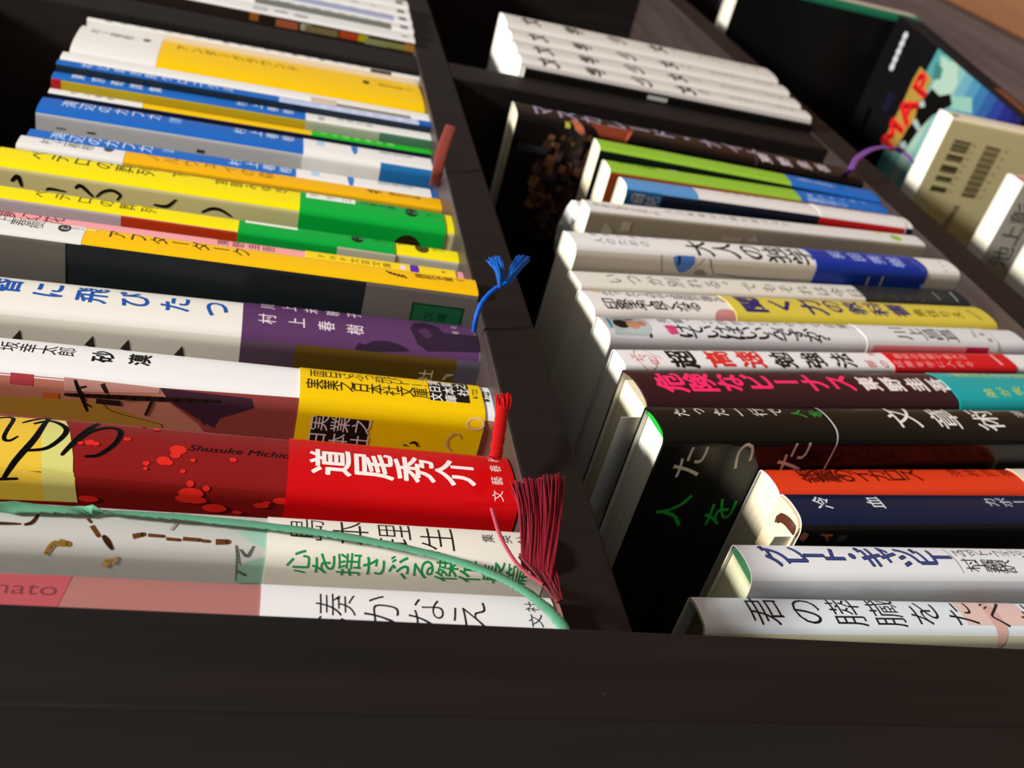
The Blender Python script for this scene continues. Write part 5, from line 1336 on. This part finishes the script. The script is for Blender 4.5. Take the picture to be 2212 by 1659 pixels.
# ------------------------------------------------------------------ the setting
g = Geo(); g.mat(M_FLOOR); g.box(-900, 2600, -1800, 420, -560, -530)
struct(g.build('floor'))
g = Geo(); g.mat(M_WALL); g.box(-900, 2600, 400, 430, -530, 900)
struct(g.build('wall_back'))
# ------------------------------------------------------------------ the bookcase and the low bench it stands on
case = thing('bookcase', 'dark brown open bookcase of square compartments holding all the upright books', 'bookcase', (0, 0, -463))
def part(name, m, x0, x1, y0, y1, z0, z1, bev=0.8):
    g = Geo(); g.mat(m); g.box(x0, x1, y0, y1, z0 + 463, z1 + 463)
    if name == 'shelf_board': g.mat(M_UP); g.m[2] = g.cur      # darker front: dimmer light than on the top, put into the colour
    return g.build(name, case, None, bev)
XR, BK = 1120, 246
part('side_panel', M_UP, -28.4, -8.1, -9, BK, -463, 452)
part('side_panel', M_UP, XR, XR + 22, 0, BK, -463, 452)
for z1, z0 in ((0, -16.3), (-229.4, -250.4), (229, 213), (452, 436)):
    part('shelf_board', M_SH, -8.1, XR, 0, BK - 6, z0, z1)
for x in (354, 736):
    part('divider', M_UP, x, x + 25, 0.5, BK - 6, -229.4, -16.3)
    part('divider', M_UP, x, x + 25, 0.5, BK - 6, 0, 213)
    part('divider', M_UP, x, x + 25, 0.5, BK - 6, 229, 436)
part('back_panel', M_BACK, -8.1, XR, BK - 6, BK, -463, 452, None)
bench = thing('low_bench', 'low mauve-brown bench with its front ledge sticking out under the bookcase', 'bench', (0, 0, -530))
g = Geo(); g.mat(M_BASE); g.box(-60, 1250, -46, 300, 42, 67); g.build('bench_top', bench, None, 1.2)
g = Geo(); g.mat(M_UP); g.box(-40, 1230, -30, 280, 0, 42); g.build('bench_base', bench, None, 1)
# ------------------------------------------------------------------ picture box lying on the bench
bx = thing('picture_box', 'flat black box lying under the shelves with a blue picture and red-yellow letters', 'box', (600, -18.7, -463), (0, 0, math.radians(-5.1)))
g = Geo(); g.mat(paper('#0B0A0B', .35)); g.box(-160, 80, 0, 170, 0, 14)
g.mat(paper('#8A4A26', .5)); g.box(-118, -60, -.06, 0, 3, 10)  # orange floor's reflection painted on the box front
g.build('box_base', bx, None, .6)
g = Geo(); g.mat(paper('#0E0D0F', .3)); g.box(-161, 81, -1, 171, 14, 23)
def on_lid(P, col, k):
    g.mat(paper(col, .3))
    for t in tessellate_polygon([[Vector((a, b, 0)) for a, b in P]]):
        q = [P[x] for x in t]
        if (q[1][0] - q[0][0]) * (q[2][1] - q[0][1]) - (q[1][1] - q[0][1]) * (q[2][0] - q[0][0]) < 0: q = q[::-1]
        g.face([(a, b, 23 + .05 + .02 * k) for a, b in q])
for k, (P, col) in enumerate([([(8.0, -0.8), (-3.7, -0.8), (-3.7, 120), (8.0, 120)], '#478383'), ([(-3.7, -0.8), (-15.5, -0.8), (-15.5, 120), (-3.7, 120)], '#65988F'), ([(-15.5, -0.8), (-27.2, -0.8), (-27.2, 120), (-15.5, 120)], '#8FA995'), ([(-27.2, -0.8), (-38.9, -0.8), (-38.9, 120), (-27.2, 120)], '#709A94'), ([(-38.9, -0.8), (-50.6, -0.8), (-50.6, 120), (-38.9, 120)], '#598995'), ([(-50.6, -0.8), (-62.4, -0.8), (-62.4, 120), (-50.6, 120)], '#44778F'), ([(-62.4, -0.8), (-74.1, -0.8), (-74.1, 120), (-62.4, 120)], '#306086'), ([(-74.1, -0.8), (-85.8, -0.8), (-85.8, 120), (-74.1, 120)], '#28497A'), ([(-85.8, -0.8), (-97.5, -0.8), (-97.5, 120), (-85.8, 120)], '#233270'), ([(-97.5, -0.8), (-109.3, -0.8), (-109.3, 120), (-97.5, 120)], '#202062'), ([(-109.3, -0.8), (-121.0, -0.8), (-121.0, 120), (-109.3, 120)], '#1C1950'), ([(1.7, 1.5), (-4.9, 1.8), (-27.2, 1.4), (-36.6, 9.9), (-35.8, 20.0), (-22.5, 26.1), (-8.2, 24.7), (-10.8, 11.3)], '#96AC9A'), ([(2.5, 7.8), (-10.6, 8.4), (-14.3, 15.9), (-4.7, 20.1)], '#37675F'), ([(-35.8, 20.0), (-60.3, 10.4), (-69.9, 19.2), (-43.6, 27.1)], '#79A191'), ([(-10.5, 25.3), (-23.5, 25.6), (-34.7, 19.0), (-43.4, 24.2), (-27.7, 40.8), (-21.1, 56.7), (-17.8, 76.4), (4.8, 88.1), (1.2, 62.8), (-4.1, 41.6)], '#0C0B08'), ([(-3.5, 41.0), (-8.3, 36.5), (-13.5, 39.6), (-8.6, 42.7)], '#9DA7A4'), ([(-4.8, 55.8), (-11.9, 51.5), (-23.7, 54.7), (-22.3, 57.8)], '#919E9B'), ([(-6.4, 75.6), (-11.9, 71.2), (-19.9, 73.7), (-11.1, 79.9)], '#919E9B'), ([(40.0, 67.1), (43.4, 50.9), (29.9, 49.9), (30.2, 65.8)], '#131423'), ([(17.9, 18.9), (-4.1, 19.6), (-6.1, 25.7), (-3.6, 42.6), (-9.7, 52.6), (-6.8, 62.1), (-5.5, 81.2), (15.5, 88.5), (16.2, 68.4), (16.3, 49.4), (18.7, 30.3)], '#987A32')]):
    on_lid(P, col, k)
for st, (xa, ya), (xb, yb), col, k, w in [('MAP', (8.2, 75.4), (4.4, 28.0), '#C8201E', 14, 0.045), ('●●●●●', (54.7, 34.5), (58.0, 8.5), '#BDBBBE', 14, 0.02), ('●●●●●●', (52.9, 101.2), (55.7, 75.3), '#8C8E78', 14, 0.0)]:
    for j, ch in enumerate(st):
        t = j / (len(st) - 1)
        cx, cy = xa + (xb - xa) * t, ya + (yb - ya) * t
        pitch = math.hypot(xb - xa, yb - ya) / (len(st) - 1)
        vs, ts = glyph(ch, w)
        ox = (min(a for a, b in vs) + max(a for a, b in vs)) / 2
        g.mat(paper(col, .3))
        for a, da, db in [(a, da, db) for da, db in ((0, 0), (w, w), (w, -w), (-w, w), (-w, -w)) for a in ts]:
            q = [(cx + (vs[b][1] - .36 + da) * pitch * 1.25, cy - (vs[b][0] - ox + db) * pitch * 1.3) for b in a]
            if (q[1][0] - q[0][0]) * (q[2][1] - q[0][1]) - (q[1][1] - q[0][1]) * (q[2][0] - q[0][0]) < 0: q = q[::-1]
            g.face([(x, y, 23.6 + .01 * (w and da) + .01 * (w and db)) for x, y in q])
g.build('box_lid', bx)
